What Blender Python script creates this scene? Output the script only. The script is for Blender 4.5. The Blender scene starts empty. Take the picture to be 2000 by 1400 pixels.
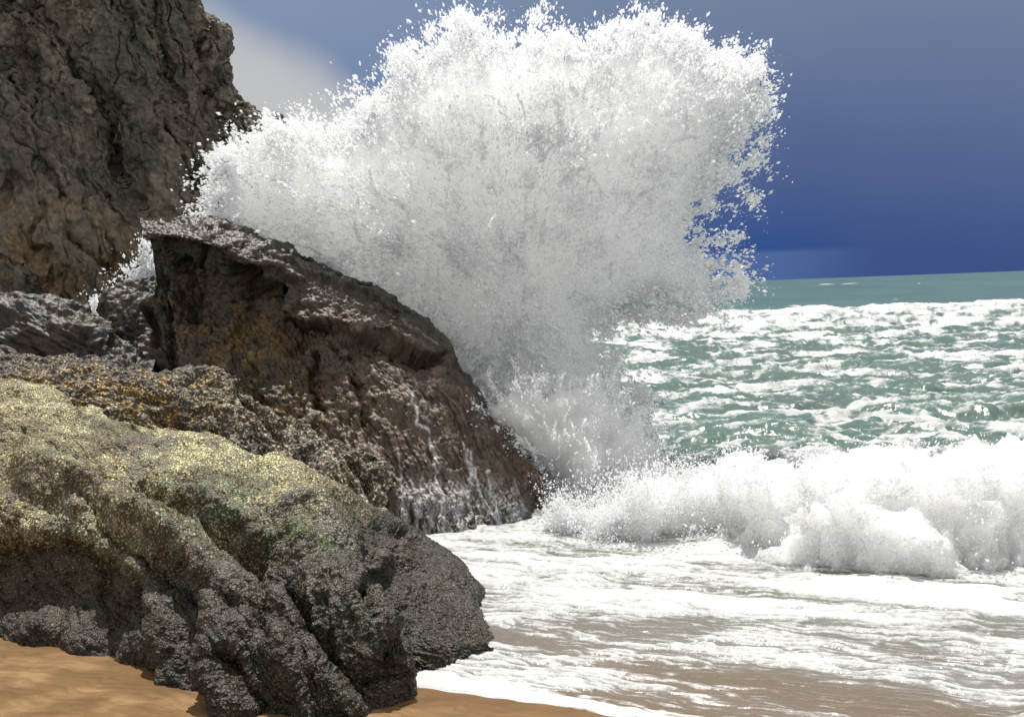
import bpy, math, random
import numpy as np
from mathutils import Matrix, Vector

RNG = np.random.default_rng(7)
random.seed(7)
C = bpy.context.scene.collection
scene = bpy.context.scene

# ------------------------------------------------------------------ camera
F = 2414.0
CAM_Z = 3.0
PITCH = math.atan(135.0 / F)
ROLL = math.radians(2.1)
R3 = (Matrix.Rotation(math.pi / 2 - PITCH, 3, 'X') @ Matrix.Rotation(-ROLL, 3, 'Z'))
RM = np.array([[R3[i][j] for j in range(3)] for i in range(3)])

cam_d = bpy.data.cameras.new('camera')
cam_d.sensor_fit = 'HORIZONTAL'
cam_d.sensor_width = 36.0
cam_d.lens = 36.0 * F / 2000.0
cam_d.clip_end = 20000.0
cam_d.clip_start = 0.1
cam = bpy.data.objects.new('camera', cam_d)
C.objects.link(cam)
cam.matrix_world = Matrix.Translation((0, 0, CAM_Z)) @ R3.to_4x4()
scene.camera = cam


def P(px, py, Y):
    """points seen along a direction of view, at distance Y down the beach"""
    px, py, Y = np.broadcast_arrays(np.asarray(px, float), np.asarray(py, float), np.asarray(Y, float))
    c = np.stack([(px - 1000.0) / F, -(py - 700.0) / F, -np.ones_like(px)], -1)
    w = c @ RM.T
    k = Y / w[..., 1]
    o = w * k[..., None]
    o[..., 2] += CAM_Z
    return o


def YZ(px, py, z):
    """distance at which a direction of view meets the level z"""
    w = RM @ np.array([(px - 1000.0) / F, -(py - 700.0) / F, -1.0])
    return w[1] * (z - CAM_Z) / w[2]


def proj(p):
    q = p.copy()
    q[..., 2] -= CAM_Z
    c = q @ RM
    return 1000.0 + F * c[..., 0] / -c[..., 2], 700.0 - F * c[..., 1] / -c[..., 2]


# ------------------------------------------------------------------ noise
_perm = np.random.default_rng(3).permutation(256).astype(np.int32)
_perm = np.concatenate([_perm, _perm, _perm])
_g = np.random.default_rng(5).normal(size=(256, 3))
_g = (_g / np.linalg.norm(_g, axis=1)[:, None]).astype(np.float32) * 1.5


def _hash(i, j, k):
    return _perm[_perm[_perm[i & 255] + (j & 255)] + (k & 255)]


def perlin(p, seed=0):
    p = np.asarray(p, np.float32) + np.float32(seed * 17.31)
    f = np.floor(p)
    i = f.astype(np.int32)
    r = p - f
    u = r * r * r * (r * (r * 6 - 15) + 10)
    out = np.zeros(p.shape[:-1], np.float32)
    for dx in (0, 1):
        wx = u[..., 0] if dx else 1 - u[..., 0]
        for dy in (0, 1):
            wy = u[..., 1] if dy else 1 - u[..., 1]
            for dz in (0, 1):
                wz = u[..., 2] if dz else 1 - u[..., 2]
                g = _g[_hash(i[..., 0] + dx, i[..., 1] + dy, i[..., 2] + dz)]
                out += wx * wy * wz * (g[..., 0] * (r[..., 0] - dx) + g[..., 1] * (r[..., 1] - dy) + g[..., 2] * (r[..., 2] - dz))
    return out


def fbm(p, octv=4, seed=0, gain=0.5, lac=2.03):
    p = np.asarray(p, np.float32)
    a, s, o = 1.0, 1.0, 0
    for k in range(octv):
        o = o + a * perlin(p * s, seed + k)
        a *= gain
        s *= lac
    return o


def ridged(p, octv=4, seed=0, gain=0.5, lac=2.03):
    p = np.asarray(p, np.float32)
    a, s, o = 1.0, 1.0, 0
    for k in range(octv):
        o = o + a * (1 - 2 * np.abs(perlin(p * s, seed + k)))
        a *= gain
        s *= lac
    return o * 0.5


def worley(p, seed=0):
    p = np.asarray(p, np.float32) + np.float32(seed * 11.7)
    f = np.floor(p)
    i = f.astype(np.int32)
    r = p - f
    f1 = np.full(p.shape[:-1], 9.0, np.float32)
    f2 = f1.copy()
    idv = np.zeros(p.shape[:-1], np.float32)
    for dx in (-1, 0, 1):
        for dy in (-1, 0, 1):
            for dz in (-1, 0, 1):
                h = _hash(i[..., 0] + dx, i[..., 1] + dy, i[..., 2] + dz)
                ox = dx + h / 256.0 - r[..., 0]
                oy = dy + _perm[h + 71] / 256.0 - r[..., 1]
                oz = dz + _perm[h + 131] / 256.0 - r[..., 2]
                d = ox * ox + oy * oy + oz * oz
                c = d < f1
                f2 = np.where(c, f1, np.minimum(f2, d))
                idv = np.where(c, h / 256.0, idv)
                f1 = np.where(c, d, f1)
    return np.sqrt(f1), np.sqrt(f2), idv


def facets(p, w, h, slope, lean, seed, rnd):
    """flat broken faces: each cell of rock gets a plane of its own tilt.  Cells are w wide and
    h tall and lean by `lean` degrees; the result is a displacement in metres."""
    a = math.radians(lean)
    p = np.asarray(p, np.float32)
    q = np.stack([(p[..., 0] * math.cos(a) + p[..., 2] * math.sin(a)) / w, p[..., 1] / w,
                  (-p[..., 0] * math.sin(a) + p[..., 2] * math.cos(a)) / h], -1)
    q = q + .22 * np.stack([perlin(q * 1.7, 91), perlin(q * 1.7, 92), perlin(q * 1.7, 93)], -1) + np.float32(seed * 11.7)
    f = np.floor(q)
    i = f.astype(np.int32)
    r = q - f
    best = np.full(q.shape[:-1], 9.0, np.float32)
    out = np.zeros(q.shape[:-1], np.float32)
    sec = best.copy()
    for dx in (-1, 0, 1):
        for dy in (-1, 0, 1):
            for dz in (-1, 0, 1):
                hh = _hash(i[..., 0] + dx, i[..., 1] + dy, i[..., 2] + dz)
                ox = dx + hh / 256.0 - r[..., 0]
                oy = dy + _perm[hh + 71] / 256.0 - r[..., 1]
                oz = dz + _perm[hh + 131] / 256.0 - r[..., 2]
                d = ox * ox + oy * oy + oz * oz
                v = -slope * w * (_g[hh, 0] * ox + _g[hh, 1] * oy + _g[hh, 2] * oz * 1.3) + rnd * w * .5 * (_perm[hh + 37] / 256.0 - .5)
                c = d < best
                out = np.where(c, v, out)
                sec = np.where(c, best, np.minimum(sec, d))
                best = np.where(c, d, best)
    # neighbouring faces meet in a worn joint
    return out * sstep(0, .22, np.sqrt(sec) - np.sqrt(best))


def sstep(a, b, x):
    t = np.clip((x - a) / (b - a), 0, 1)
    return t * t * (3 - 2 * t)


def segdist(px, py, poly):
    d = np.full(px.shape, 1e9)
    for (x0, y0), (x1, y1) in zip(poly[:-1], poly[1:]):
        vx, vy = x1 - x0, y1 - y0
        t = np.clip(((px - x0) * vx + (py - y0) * vy) / (vx * vx + vy * vy + 1e-9), 0, 1)
        d = np.minimum(d, np.hypot(px - x0 - t * vx, py - y0 - t * vy))
    return d


def inside(px, py, poly):
    c = np.zeros(px.shape, bool)
    n = len(poly)
    for k in range(n):
        x0, y0 = poly[k]
        x1, y1 = poly[(k + 1) % n]
        if y0 == y1:
            continue
        cond = (y0 > py) != (y1 > py)
        c ^= cond & (px < (x1 - x0) * (py - y0) / (y1 - y0) + x0)
    return c


def sdf(px, py, poly):
    """signed distance to a closed outline, positive inside"""
    d = segdist(px, py, list(poly) + [poly[0]])
    return np.where(inside(px, py, poly), d, -d)


# ------------------------------------------------------------------ meshes
def mesh_obj(name, co, faces, mat, parent=None, smooth=True, attrs=None, cols=None):
    co = np.ascontiguousarray(co, np.float32).reshape(-1, 3)
    faces = np.ascontiguousarray(faces, np.int32)
    k = faces.shape[1]
    m = bpy.data.meshes.new(name)
    m.vertices.add(len(co))
    m.vertices.foreach_set('co', co.ravel())
    m.loops.add(faces.size)
    m.loops.foreach_set('vertex_index', faces.ravel())
    m.polygons.add(len(faces))
    m.polygons.foreach_set('loop_start', np.arange(0, faces.size, k, dtype=np.int32))
    if smooth:
        m.polygons.foreach_set('use_smooth', np.ones(len(faces), bool))
    m.update(calc_edges=True)
    for an, v in (attrs or {}).items():
        a = m.attributes.new(an, 'FLOAT', 'POINT')
        a.data.foreach_set('value', np.ascontiguousarray(v, np.float32).ravel())
    for an, v in (cols or {}).items():
        a = m.attributes.new(an, 'FLOAT_COLOR', 'POINT')
        v = np.asarray(v, np.float32).reshape(-1, 3)
        a.data.foreach_set('color', np.concatenate([v, np.ones((len(v), 1), np.float32)], 1).ravel())
    m.materials.append(mat)
    o = bpy.data.objects.new(name, m)
    C.objects.link(o)
    if parent is not None:
        o.parent = parent
        o.matrix_parent_inverse = parent.matrix_world.inverted() if False else Matrix.Translation(-parent.location)
    return o


def grid_faces(nv, nu, mask=None):
    i = np.arange(nv * nu).reshape(nv, nu)
    q = np.stack([i[:-1, :-1], i[1:, :-1], i[1:, 1:], i[:-1, 1:]], -1)
    if mask is not None:
        q = q[mask]
    return q.reshape(-1, 4)


def compact(co, faces, extra=()):
    used = np.unique(faces)
    rm = np.full(len(co), -1, np.int64)
    rm[used] = np.arange(len(used))
    return (co[used], rm[faces]) + tuple(e[used] for e in extra)


def empty(name, loc):
    o = bpy.data.objects.new(name, None)
    o.empty_display_size = 0.3
    C.objects.link(o)
    o.location = loc
    return o


def tag(o, label=None, cat=None, group=None, kind=None):
    if label:
        o['label'] = label
    if cat:
        o['category'] = cat
    if group:
        o['group'] = group
    if kind:
        o['kind'] = kind
    return o


def cr(ctrl, n, axis=0):
    """Catmull-Rom through control points along an axis"""
    ctrl = np.moveaxis(np.asarray(ctrl, float), axis, 0)
    K = len(ctrl)
    t = np.linspace(0, K - 1, n)
    i = np.minimum(t.astype(int), K - 2)
    u = (t - i).reshape((-1,) + (1,) * (ctrl.ndim - 1))
    ext = np.concatenate([2 * ctrl[:1] - ctrl[1:2], ctrl, 2 * ctrl[-1:] - ctrl[-2:-1]])
    a, b, c, d = ext[i], ext[i + 1], ext[i + 2], ext[i + 3]
    r = 0.5 * (2 * b + (c - a) * u + (2 * a - 5 * b + 4 * c - d) * u * u + (3 * b - a - 3 * c + d) * u ** 3)
    return np.moveaxis(r, 0, axis)


def normals(g):
    du = np.gradient(g, axis=1)
    dv = np.gradient(g, axis=0)
    n = np.cross(dv, du)
    n /= np.linalg.norm(n, axis=-1, keepdims=True) + 1e-12
    return n


MIST_D = 1.8


# ------------------------------------------------------------------ materials
def new_mat(name):
    m = bpy.data.materials.new(name)
    m.use_nodes = True
    nt = m.node_tree
    nt.nodes.clear()
    out = nt.nodes.new('ShaderNodeOutputMaterial')
    return m, nt, out


def N(nt, t, **kw):
    n = nt.nodes.new(t)
    for k, v in kw.items():
        if k.startswith('i_'):
            n.inputs[k[2:].replace('_', ' ')].default_value = v
        else:
            setattr(n, k, v)
    return n


def rock_mat(name, rough=0.5, spec=0.5, bump=0.5, fine=60.0, bump_d=0.012, trickle=False, shells=0.0):
    m, nt, out = new_mat(name)
    L = nt.links
    b = N(nt, 'ShaderNodeBsdfPrincipled')
    b.inputs['Roughness'].default_value = rough
    b.inputs['Specular IOR Level'].default_value = spec
    at = N(nt, 'ShaderNodeAttribute', attribute_name='tint')
    tc = N(nt, 'ShaderNodeTexCoord')
    n1 = N(nt, 'ShaderNodeTexNoise')
    n1.inputs['Scale'].default_value = fine
    n1.inputs['Detail'].default_value = 5
    n1.inputs['Roughness'].default_value = 0.65
    L.new(tc.outputs['Object'], n1.inputs['Vector'])
    ramp = N(nt, 'ShaderNodeMapRange')
    ramp.inputs['From Min'].default_value = 0.3
    ramp.inputs['From Max'].default_value = 0.72
    ramp.inputs['To Min'].default_value = 0.45
    ramp.inputs['To Max'].default_value = 1.6
    L.new(n1.outputs['Fac'], ramp.inputs['Value'])
    mul = N(nt, 'ShaderNodeVectorMath', operation='SCALE')
    L.new(at.outputs['Color'], mul.inputs[0])
    L.new(ramp.outputs['Result'], mul.inputs['Scale'])
    col = mul.outputs['Vector']
    shell_h = None
    if shells:
        wn = N(nt, 'ShaderNodeTexNoise')
        wn.inputs['Scale'].default_value = shells * .8
        wn.inputs['Detail'].default_value = 2
        L.new(tc.outputs['Object'], wn.inputs['Vector'])
        wv = N(nt, 'ShaderNodeVectorMath', operation='MULTIPLY_ADD')
        L.new(wn.outputs['Color'], wv.inputs[0])
        wv.inputs[1].default_value = (1.6 / shells,) * 3
        L.new(tc.outputs['Object'], wv.inputs[2])
        vo = N(nt, 'ShaderNodeTexVoronoi')
        vo.inputs['Scale'].default_value = shells
        L.new(wv.outputs['Vector'], vo.inputs['Vector'])
        m1 = N(nt, 'ShaderNodeMapRange', interpolation_type='SMOOTHSTEP')
        m1.inputs['From Min'].default_value = .62
        m1.inputs['From Max'].default_value = .22
        L.new(vo.outputs['Distance'], m1.inputs['Value'])
        shell_h = m1.outputs['Result']
        sx = N(nt, 'ShaderNodeSeparateColor')
        L.new(vo.outputs['Color'], sx.inputs[0])
        m2 = N(nt, 'ShaderNodeMapRange')
        m2.inputs['To Min'].default_value = .6
        m2.inputs['To Max'].default_value = 1.9
        L.new(sx.outputs[0], m2.inputs['Value'])
        sa = N(nt, 'ShaderNodeMath', operation='MULTIPLY')
        L.new(m1.outputs['Result'], sa.inputs[0])
        L.new(m2.outputs['Result'], sa.inputs[1])
        sb = N(nt, 'ShaderNodeMath', operation='ADD')
        L.new(sa.outputs[0], sb.inputs[0])
        sb.inputs[1].default_value = .26
        ml = N(nt, 'ShaderNodeVectorMath', operation='SCALE')
        L.new(col, ml.inputs[0])
        L.new(sb.outputs[0], ml.inputs['Scale'])
        col = ml.outputs['Vector']
    if trickle:
        wa = N(nt, 'ShaderNodeAttribute', attribute_name='trickle')
        mx = N(nt, 'ShaderNodeMix', data_type='RGBA')
        L.new(wa.outputs['Fac'], mx.inputs['Factor'])
        L.new(col, mx.inputs['A'])
        mx.inputs['B'].default_value = (0.75, 0.76, 0.77, 1)
        col = mx.outputs['Result']
    L.new(col, b.inputs['Base Color'])
    n2 = N(nt, 'ShaderNodeTexNoise')
    n2.inputs['Scale'].default_value = fine * 0.7
    n2.inputs['Detail'].default_value = 4
    L.new(tc.outputs['Object'], n2.inputs['Vector'])
    bp = N(nt, 'ShaderNodeBump')
    bp.inputs['Strength'].default_value = bump
    bp.inputs['Distance'].default_value = bump_d
    hh = n2.outputs['Fac']
    if shell_h is not None:
        ha = N(nt, 'ShaderNodeMath', operation='ADD')
        L.new(hh, ha.inputs[0])
        L.new(shell_h, ha.inputs[1])
        hh = ha.outputs[0]
    L.new(hh, bp.inputs['Height'])
    L.new(bp.outputs['Normal'], b.inputs['Normal'])
    L.new(b.outputs['BSDF'], out.inputs['Surface'])
    return m


def foam_mat(name, trans=0.35, col=(0.93, 0.94, 0.95), bump=0.0, clear=0.0):
    m, nt, out = new_mat(name)
    L = nt.links
    d = N(nt, 'ShaderNodeBsdfDiffuse')
    d.inputs['Color'].default_value = col + (1,)
    t = N(nt, 'ShaderNodeBsdfTranslucent')
    t.inputs['Color'].default_value = col + (1,)
    mx = N(nt, 'ShaderNodeMixShader')
    mx.inputs['Fac'].default_value = trans
    L.new(d.outputs[0], mx.inputs[1])
    L.new(t.outputs[0], mx.inputs[2])
    if bump:
        tc = N(nt, 'ShaderNodeTexCoord')
        n = N(nt, 'ShaderNodeTexNoise')
        n.inputs['Scale'].default_value = 22
        n.inputs['Detail'].default_value = 6
        n.inputs['Roughness'].default_value = 0.7
        L.new(tc.outputs['Object'], n.inputs['Vector'])
        bp = N(nt, 'ShaderNodeBump')
        bp.inputs['Strength'].default_value = bump
        bp.inputs['Distance'].default_value = 0.05
        L.new(n.outputs['Fac'], bp.inputs['Height'])
        L.new(bp.outputs['Normal'], d.inputs['Normal'])
    res = mx.outputs[0]
    if clear:
        tr = N(nt, 'ShaderNodeBsdfTransparent')
        m2 = N(nt, 'ShaderNodeMixShader')
        m2.inputs['Fac'].default_value = clear
        L.new(res, m2.inputs[1])
        L.new(tr.outputs[0], m2.inputs[2])
        res = m2.outputs[0]
    L.new(res, out.inputs['Surface'])
    return m


def mist_mat(name, dens, skin=0.0):
    m, nt, out = new_mat(name)
    if skin:
        L = nt.links
        d = N(nt, 'ShaderNodeBsdfDiffuse')
        d.inputs['Color'].default_value = (.93, .94, .95, 1)
        t = N(nt, 'ShaderNodeBsdfTranslucent')
        t.inputs['Color'].default_value = (.93, .94, .95, 1)
        a = N(nt, 'ShaderNodeMixShader')
        L.new(d.outputs[0], a.inputs[1])
        L.new(t.outputs[0], a.inputs[2])
        tc = N(nt, 'ShaderNodeTexCoord')
        n = N(nt, 'ShaderNodeTexNoise')
        n.inputs['Scale'].default_value = 7
        n.inputs['Detail'].default_value = 6
        n.inputs['Roughness'].default_value = .68
        L.new(tc.outputs['Object'], n.inputs['Vector'])
        bp = N(nt, 'ShaderNodeBump')
        bp.inputs['Strength'].default_value = .7
        bp.inputs['Distance'].default_value = .06
        L.new(n.outputs['Fac'], bp.inputs['Height'])
        L.new(bp.outputs['Normal'], d.inputs['Normal'])
        tr = N(nt, 'ShaderNodeBsdfTransparent')
        f = N(nt, 'ShaderNodeMapRange', interpolation_type='SMOOTHSTEP')
        f.inputs['From Min'].default_value = .42
        f.inputs['From Max'].default_value = .60
        f.inputs['To Max'].default_value = skin
        L.new(n.outputs['Fac'], f.inputs['Value'])
        b = N(nt, 'ShaderNodeMixShader')
        L.new(f.outputs['Result'], b.inputs['Fac'])
        L.new(tr.outputs[0], b.inputs[1])
        L.new(a.outputs[0], b.inputs[2])
        L.new(b.outputs[0], out.inputs['Surface'])
    v = N(nt, 'ShaderNodeVolumePrincipled')
    v.inputs['Color'].default_value = (.995, .995, .995, 1)
    v.inputs['Density'].default_value = dens
    v.inputs['Anisotropy'].default_value = .35
    nt.links.new(v.outputs[0], out.inputs['Volume'])
    return m


def sea_mat(name='sea_water', glow=0.0):
    m, nt, out = new_mat(name)
    L = nt.links
    tc = N(nt, 'ShaderNodeTexCoord')
    dep = N(nt, 'ShaderNodeAttribute', attribute_name='tint')
    w = N(nt, 'ShaderNodeBsdfPrincipled')
    w.inputs['Roughness'].default_value = 0.22
    w.inputs['IOR'].default_value = 1.33
    w.inputs['Specular IOR Level'].default_value = 0.35
    L.new(dep.outputs['Color'], w.inputs['Base Color'])
    n = N(nt, 'ShaderNodeTexNoise')
    n.inputs['Scale'].default_value = 2.2
    n.inputs['Detail'].default_value = 6
    n.inputs['Roughness'].default_value = 0.6
    L.new(tc.outputs['Object'], n.inputs['Vector'])
    bp = N(nt, 'ShaderNodeBump')
    bp.inputs['Strength'].default_value = 0.6
    bp.inputs['Distance'].default_value = 0.06
    L.new(n.outputs['Fac'], bp.inputs['Height'])
    L.new(bp.outputs['Normal'], w.inputs['Normal'])
    f = N(nt, 'ShaderNodeBsdfDiffuse')
    f.inputs['Color'].default_value = (0.47, 0.48, 0.485, 1)
    n2 = N(nt, 'ShaderNodeTexNoise')
    n2.inputs['Scale'].default_value = 14
    n2.inputs['Detail'].default_value = 5
    n2.inputs['Roughness'].default_value = 0.65
    L.new(tc.outputs['Object'], n2.inputs['Vector'])
    b2 = N(nt, 'ShaderNodeBump')
    b2.inputs['Strength'].default_value = 0.5
    b2.inputs['Distance'].default_value = 0.04
    L.new(n2.outputs['Fac'], b2.inputs['Height'])
    L.new(b2.outputs['Normal'], f.inputs['Normal'])
    fa = N(nt, 'ShaderNodeAttribute', attribute_name='foam')
    ad = N(nt, 'ShaderNodeMath', operation='MULTIPLY_ADD')
    L.new(n2.outputs['Fac'], ad.inputs[0])
    ad.inputs[1].default_value = 0.5
    ad.inputs[2].default_value = -0.25
    su = N(nt, 'ShaderNodeMath', operation='ADD')
    L.new(ad.outputs[0], su.inputs[0])
    L.new(fa.outputs['Fac'], su.inputs[1])
    mr = N(nt, 'ShaderNodeMapRange', interpolation_type='SMOOTHSTEP')
    mr.inputs['From Min'].default_value = 0.33
    mr.inputs['From Max'].default_value = 0.66
    L.new(su.outputs[0], mr.inputs['Value'])
    mx = N(nt, 'ShaderNodeMixShader')
    L.new(mr.outputs['Result'], mx.inputs['Fac'])
    L.new(w.outputs[0], mx.inputs[1])
    fo = f.outputs[0]
    if glow:
        f.inputs['Color'].default_value = (.92, .93, .94, 1)
        tl = N(nt, 'ShaderNodeBsdfTranslucent')
        tl.inputs['Color'].default_value = (.92, .94, .94, 1)
        L.new(b2.outputs['Normal'], tl.inputs['Normal'])
        m3 = N(nt, 'ShaderNodeMixShader')
        m3.inputs['Fac'].default_value = glow
        L.new(fo, m3.inputs[1])
        L.new(tl.outputs[0], m3.inputs[2])
        fo = m3.outputs[0]
    L.new(fo, mx.inputs[2])
    L.new(mx.outputs[0], out.inputs['Surface'])
    return m


def sand_mat():
    m, nt, out = new_mat('wet_sand')
    L = nt.links
    b = N(nt, 'ShaderNodeBsdfPrincipled')
    at = N(nt, 'ShaderNodeAttribute', attribute_name='tint')
    ra = N(nt, 'ShaderNodeAttribute', attribute_name='rough')
    tc = N(nt, 'ShaderNodeTexCoord')
    n1 = N(nt, 'ShaderNodeTexNoise')
    n1.inputs['Scale'].default_value = 160
    n1.inputs['Detail'].default_value = 3
    L.new(tc.outputs['Object'], n1.inputs['Vector'])
    mr = N(nt, 'ShaderNodeMapRange')
    mr.inputs['From Min'].default_value = 0.3
    mr.inputs['From Max'].default_value = 0.7
    mr.inputs['To Min'].default_value = 0.72
    mr.inputs['To Max'].default_value = 1.28
    L.new(n1.outputs['Fac'], mr.inputs['Value'])
    mul = N(nt, 'ShaderNodeVectorMath', operation='SCALE')
    L.new(at.outputs['Color'], mul.inputs[0])
    L.new(mr.outputs['Result'], mul.inputs['Scale'])
    L.new(mul.outputs['Vector'], b.inputs['Base Color'])
    b.inputs['Specular IOR Level'].default_value = .18
    L.new(ra.outputs['Fac'], b.inputs['Roughness'])
    bp = N(nt, 'ShaderNodeBump')
    bp.inputs['Strength'].default_value = 0.4
    bp.inputs['Distance'].default_value = 0.006
    L.new(n1.outputs['Fac'], bp.inputs['Height'])
    L.new(bp.outputs['Normal'], b.inputs['Normal'])
    L.new(b.outputs[0], out.inputs['Surface'])
    return m


MAT_FRONT = rock_mat('mussel_covered_rock', rough=0.55, spec=0.35, fine=45, bump=0.8, bump_d=0.02, shells=40.0)
MAT_LEDGE = rock_mat('crusted_ledge_rock', rough=0.6, spec=0.3, fine=35, bump=0.9, bump_d=0.03, shells=22.0)
MAT_MAIN = rock_mat('wet_dark_rock', rough=0.52, spec=0.32, fine=28, bump=0.8, bump_d=0.02, trickle=True)
MAT_CLIFF = rock_mat('cliff_rock', rough=0.75, spec=0.3, fine=9, bump=0.6, bump_d=0.06)
MAT_FOAM = foam_mat('white_water', trans=0.5, bump=0.4)
MAT_DROP = foam_mat('spray_water', trans=0.5, col=(0.95, 0.96, 0.97), clear=0.3)
MAT_MIST = mist_mat('spray_mist', MIST_D, .22)
MAT_MIST_LOW = mist_mat('low_spray_mist', 7.0, .12)
MAT_SEA = sea_mat()
MAT_FROTH = mist_mat('froth', 8.0, .85)
MAT_SAND = sand_mat()


def mixc(a, b, f):
    f = np.clip(f, 0, 1)[..., None]
    return np.asarray(a) * (1 - f) + np.asarray(b) * f


# ------------------------------------------------------------------ rocks
def loft(cols, nu, nv, back, bottom=-0.6, wrap_l=None, wrap_r=None):
    """cols: left-to-right columns, each from crest to foot as (px, py, Y).
    Returns the world grid (rows run back foot > crest > front foot), and px,py of each point."""
    c = np.array(cols, float)                       # K, M, 3
    g = cr(cr(c, nu, 0), nv, 1)                     # nu, nv, 3
    g = np.moveaxis(g, 0, 1)                        # nv, nu, 3
    w = P(g[..., 0], g[..., 1], g[..., 2])
    px, py = g[..., 0], g[..., 1]
    foot = w[-1:].copy()
    nb = 10
    low = []
    for k in range(1, nb + 1):
        q = foot.copy()
        q[..., 2] = foot[..., 2] + (np.minimum(bottom, foot[..., 2] - 0.2) - foot[..., 2]) * k / nb
        low.append(q)
    crest = w[0:1]
    rows = []
    hb = np.maximum(crest[..., 2] - bottom, 0.3)
    # back side, a smooth fall behind the crest
    tb = np.linspace(0, 1, 60)[1:]
    for t in tb[::-1]:
        q = crest.copy()
        q[..., 1] += back * (t ** 0.7)
        q[..., 2] -= hb * (t ** 1.8)
        rows.append(q)
    nbk = len(rows)
    full = np.concatenate(rows + [w] + low)
    fpx = np.concatenate([np.repeat(px[:1], nbk, 0), px, np.repeat(px[-1:], nb, 0)])
    fpy = np.concatenate([np.repeat(py[:1], nbk, 0) - 400, py, np.repeat(py[-1:], nb, 0)])
    isb = np.zeros(full.shape[:2])
    isb[:nbk] = 1
    return full, fpx, fpy, isb


def crease(px, py, poly, width, depth):
    d = segdist(px, py, poly)
    return -depth * np.exp(-(d / width) ** 2)


def ledge(px, py, poly, depth, fall, soft=4.0):
    """rock drops back below an edge line drawn left to right; recovers over `fall` pixels"""
    xs = np.array([q[0] for q in poly], float)
    ys = np.array([q[1] for q in poly], float)
    yl = np.interp(px, xs, ys)
    below = sstep(0, soft, py - yl) * np.exp(-np.maximum(py - yl, 0) / fall)
    e = sstep(xs[0] - 25, xs[0] + 15, px) * (1 - sstep(xs[-1] - 15, xs[-1] + 25, px))
    lip = np.exp(-((py - yl + soft) / (soft * 2)) ** 2) * depth * 0.35
    return (-depth * below + lip) * e


def z5(pts):
    return [(140 + x * 0.4287, 800 + y * 0.4287) for x, y in pts]


def z3(pts):
    return [(140 + x * 0.35, 400 + y * 0.35) for x, y in pts]


def settle(g, d):
    """press the coarse relief into the rock, so that fine relief follows the new faces"""
    g2 = g + normals(g) * d[..., None]
    return g2, g2.astype(np.float32), np.zeros(d.shape)


def finish_rock(name, g, disp, mat, tint, attrs=None):
    n = normals(g)
    g2 = g + n * disp[..., None]
    nv, nu = g.shape[:2]
    return mesh_obj(name, g2, grid_faces(nv, nu), mat, cols={'tint': tint}, attrs=attrs)


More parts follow.
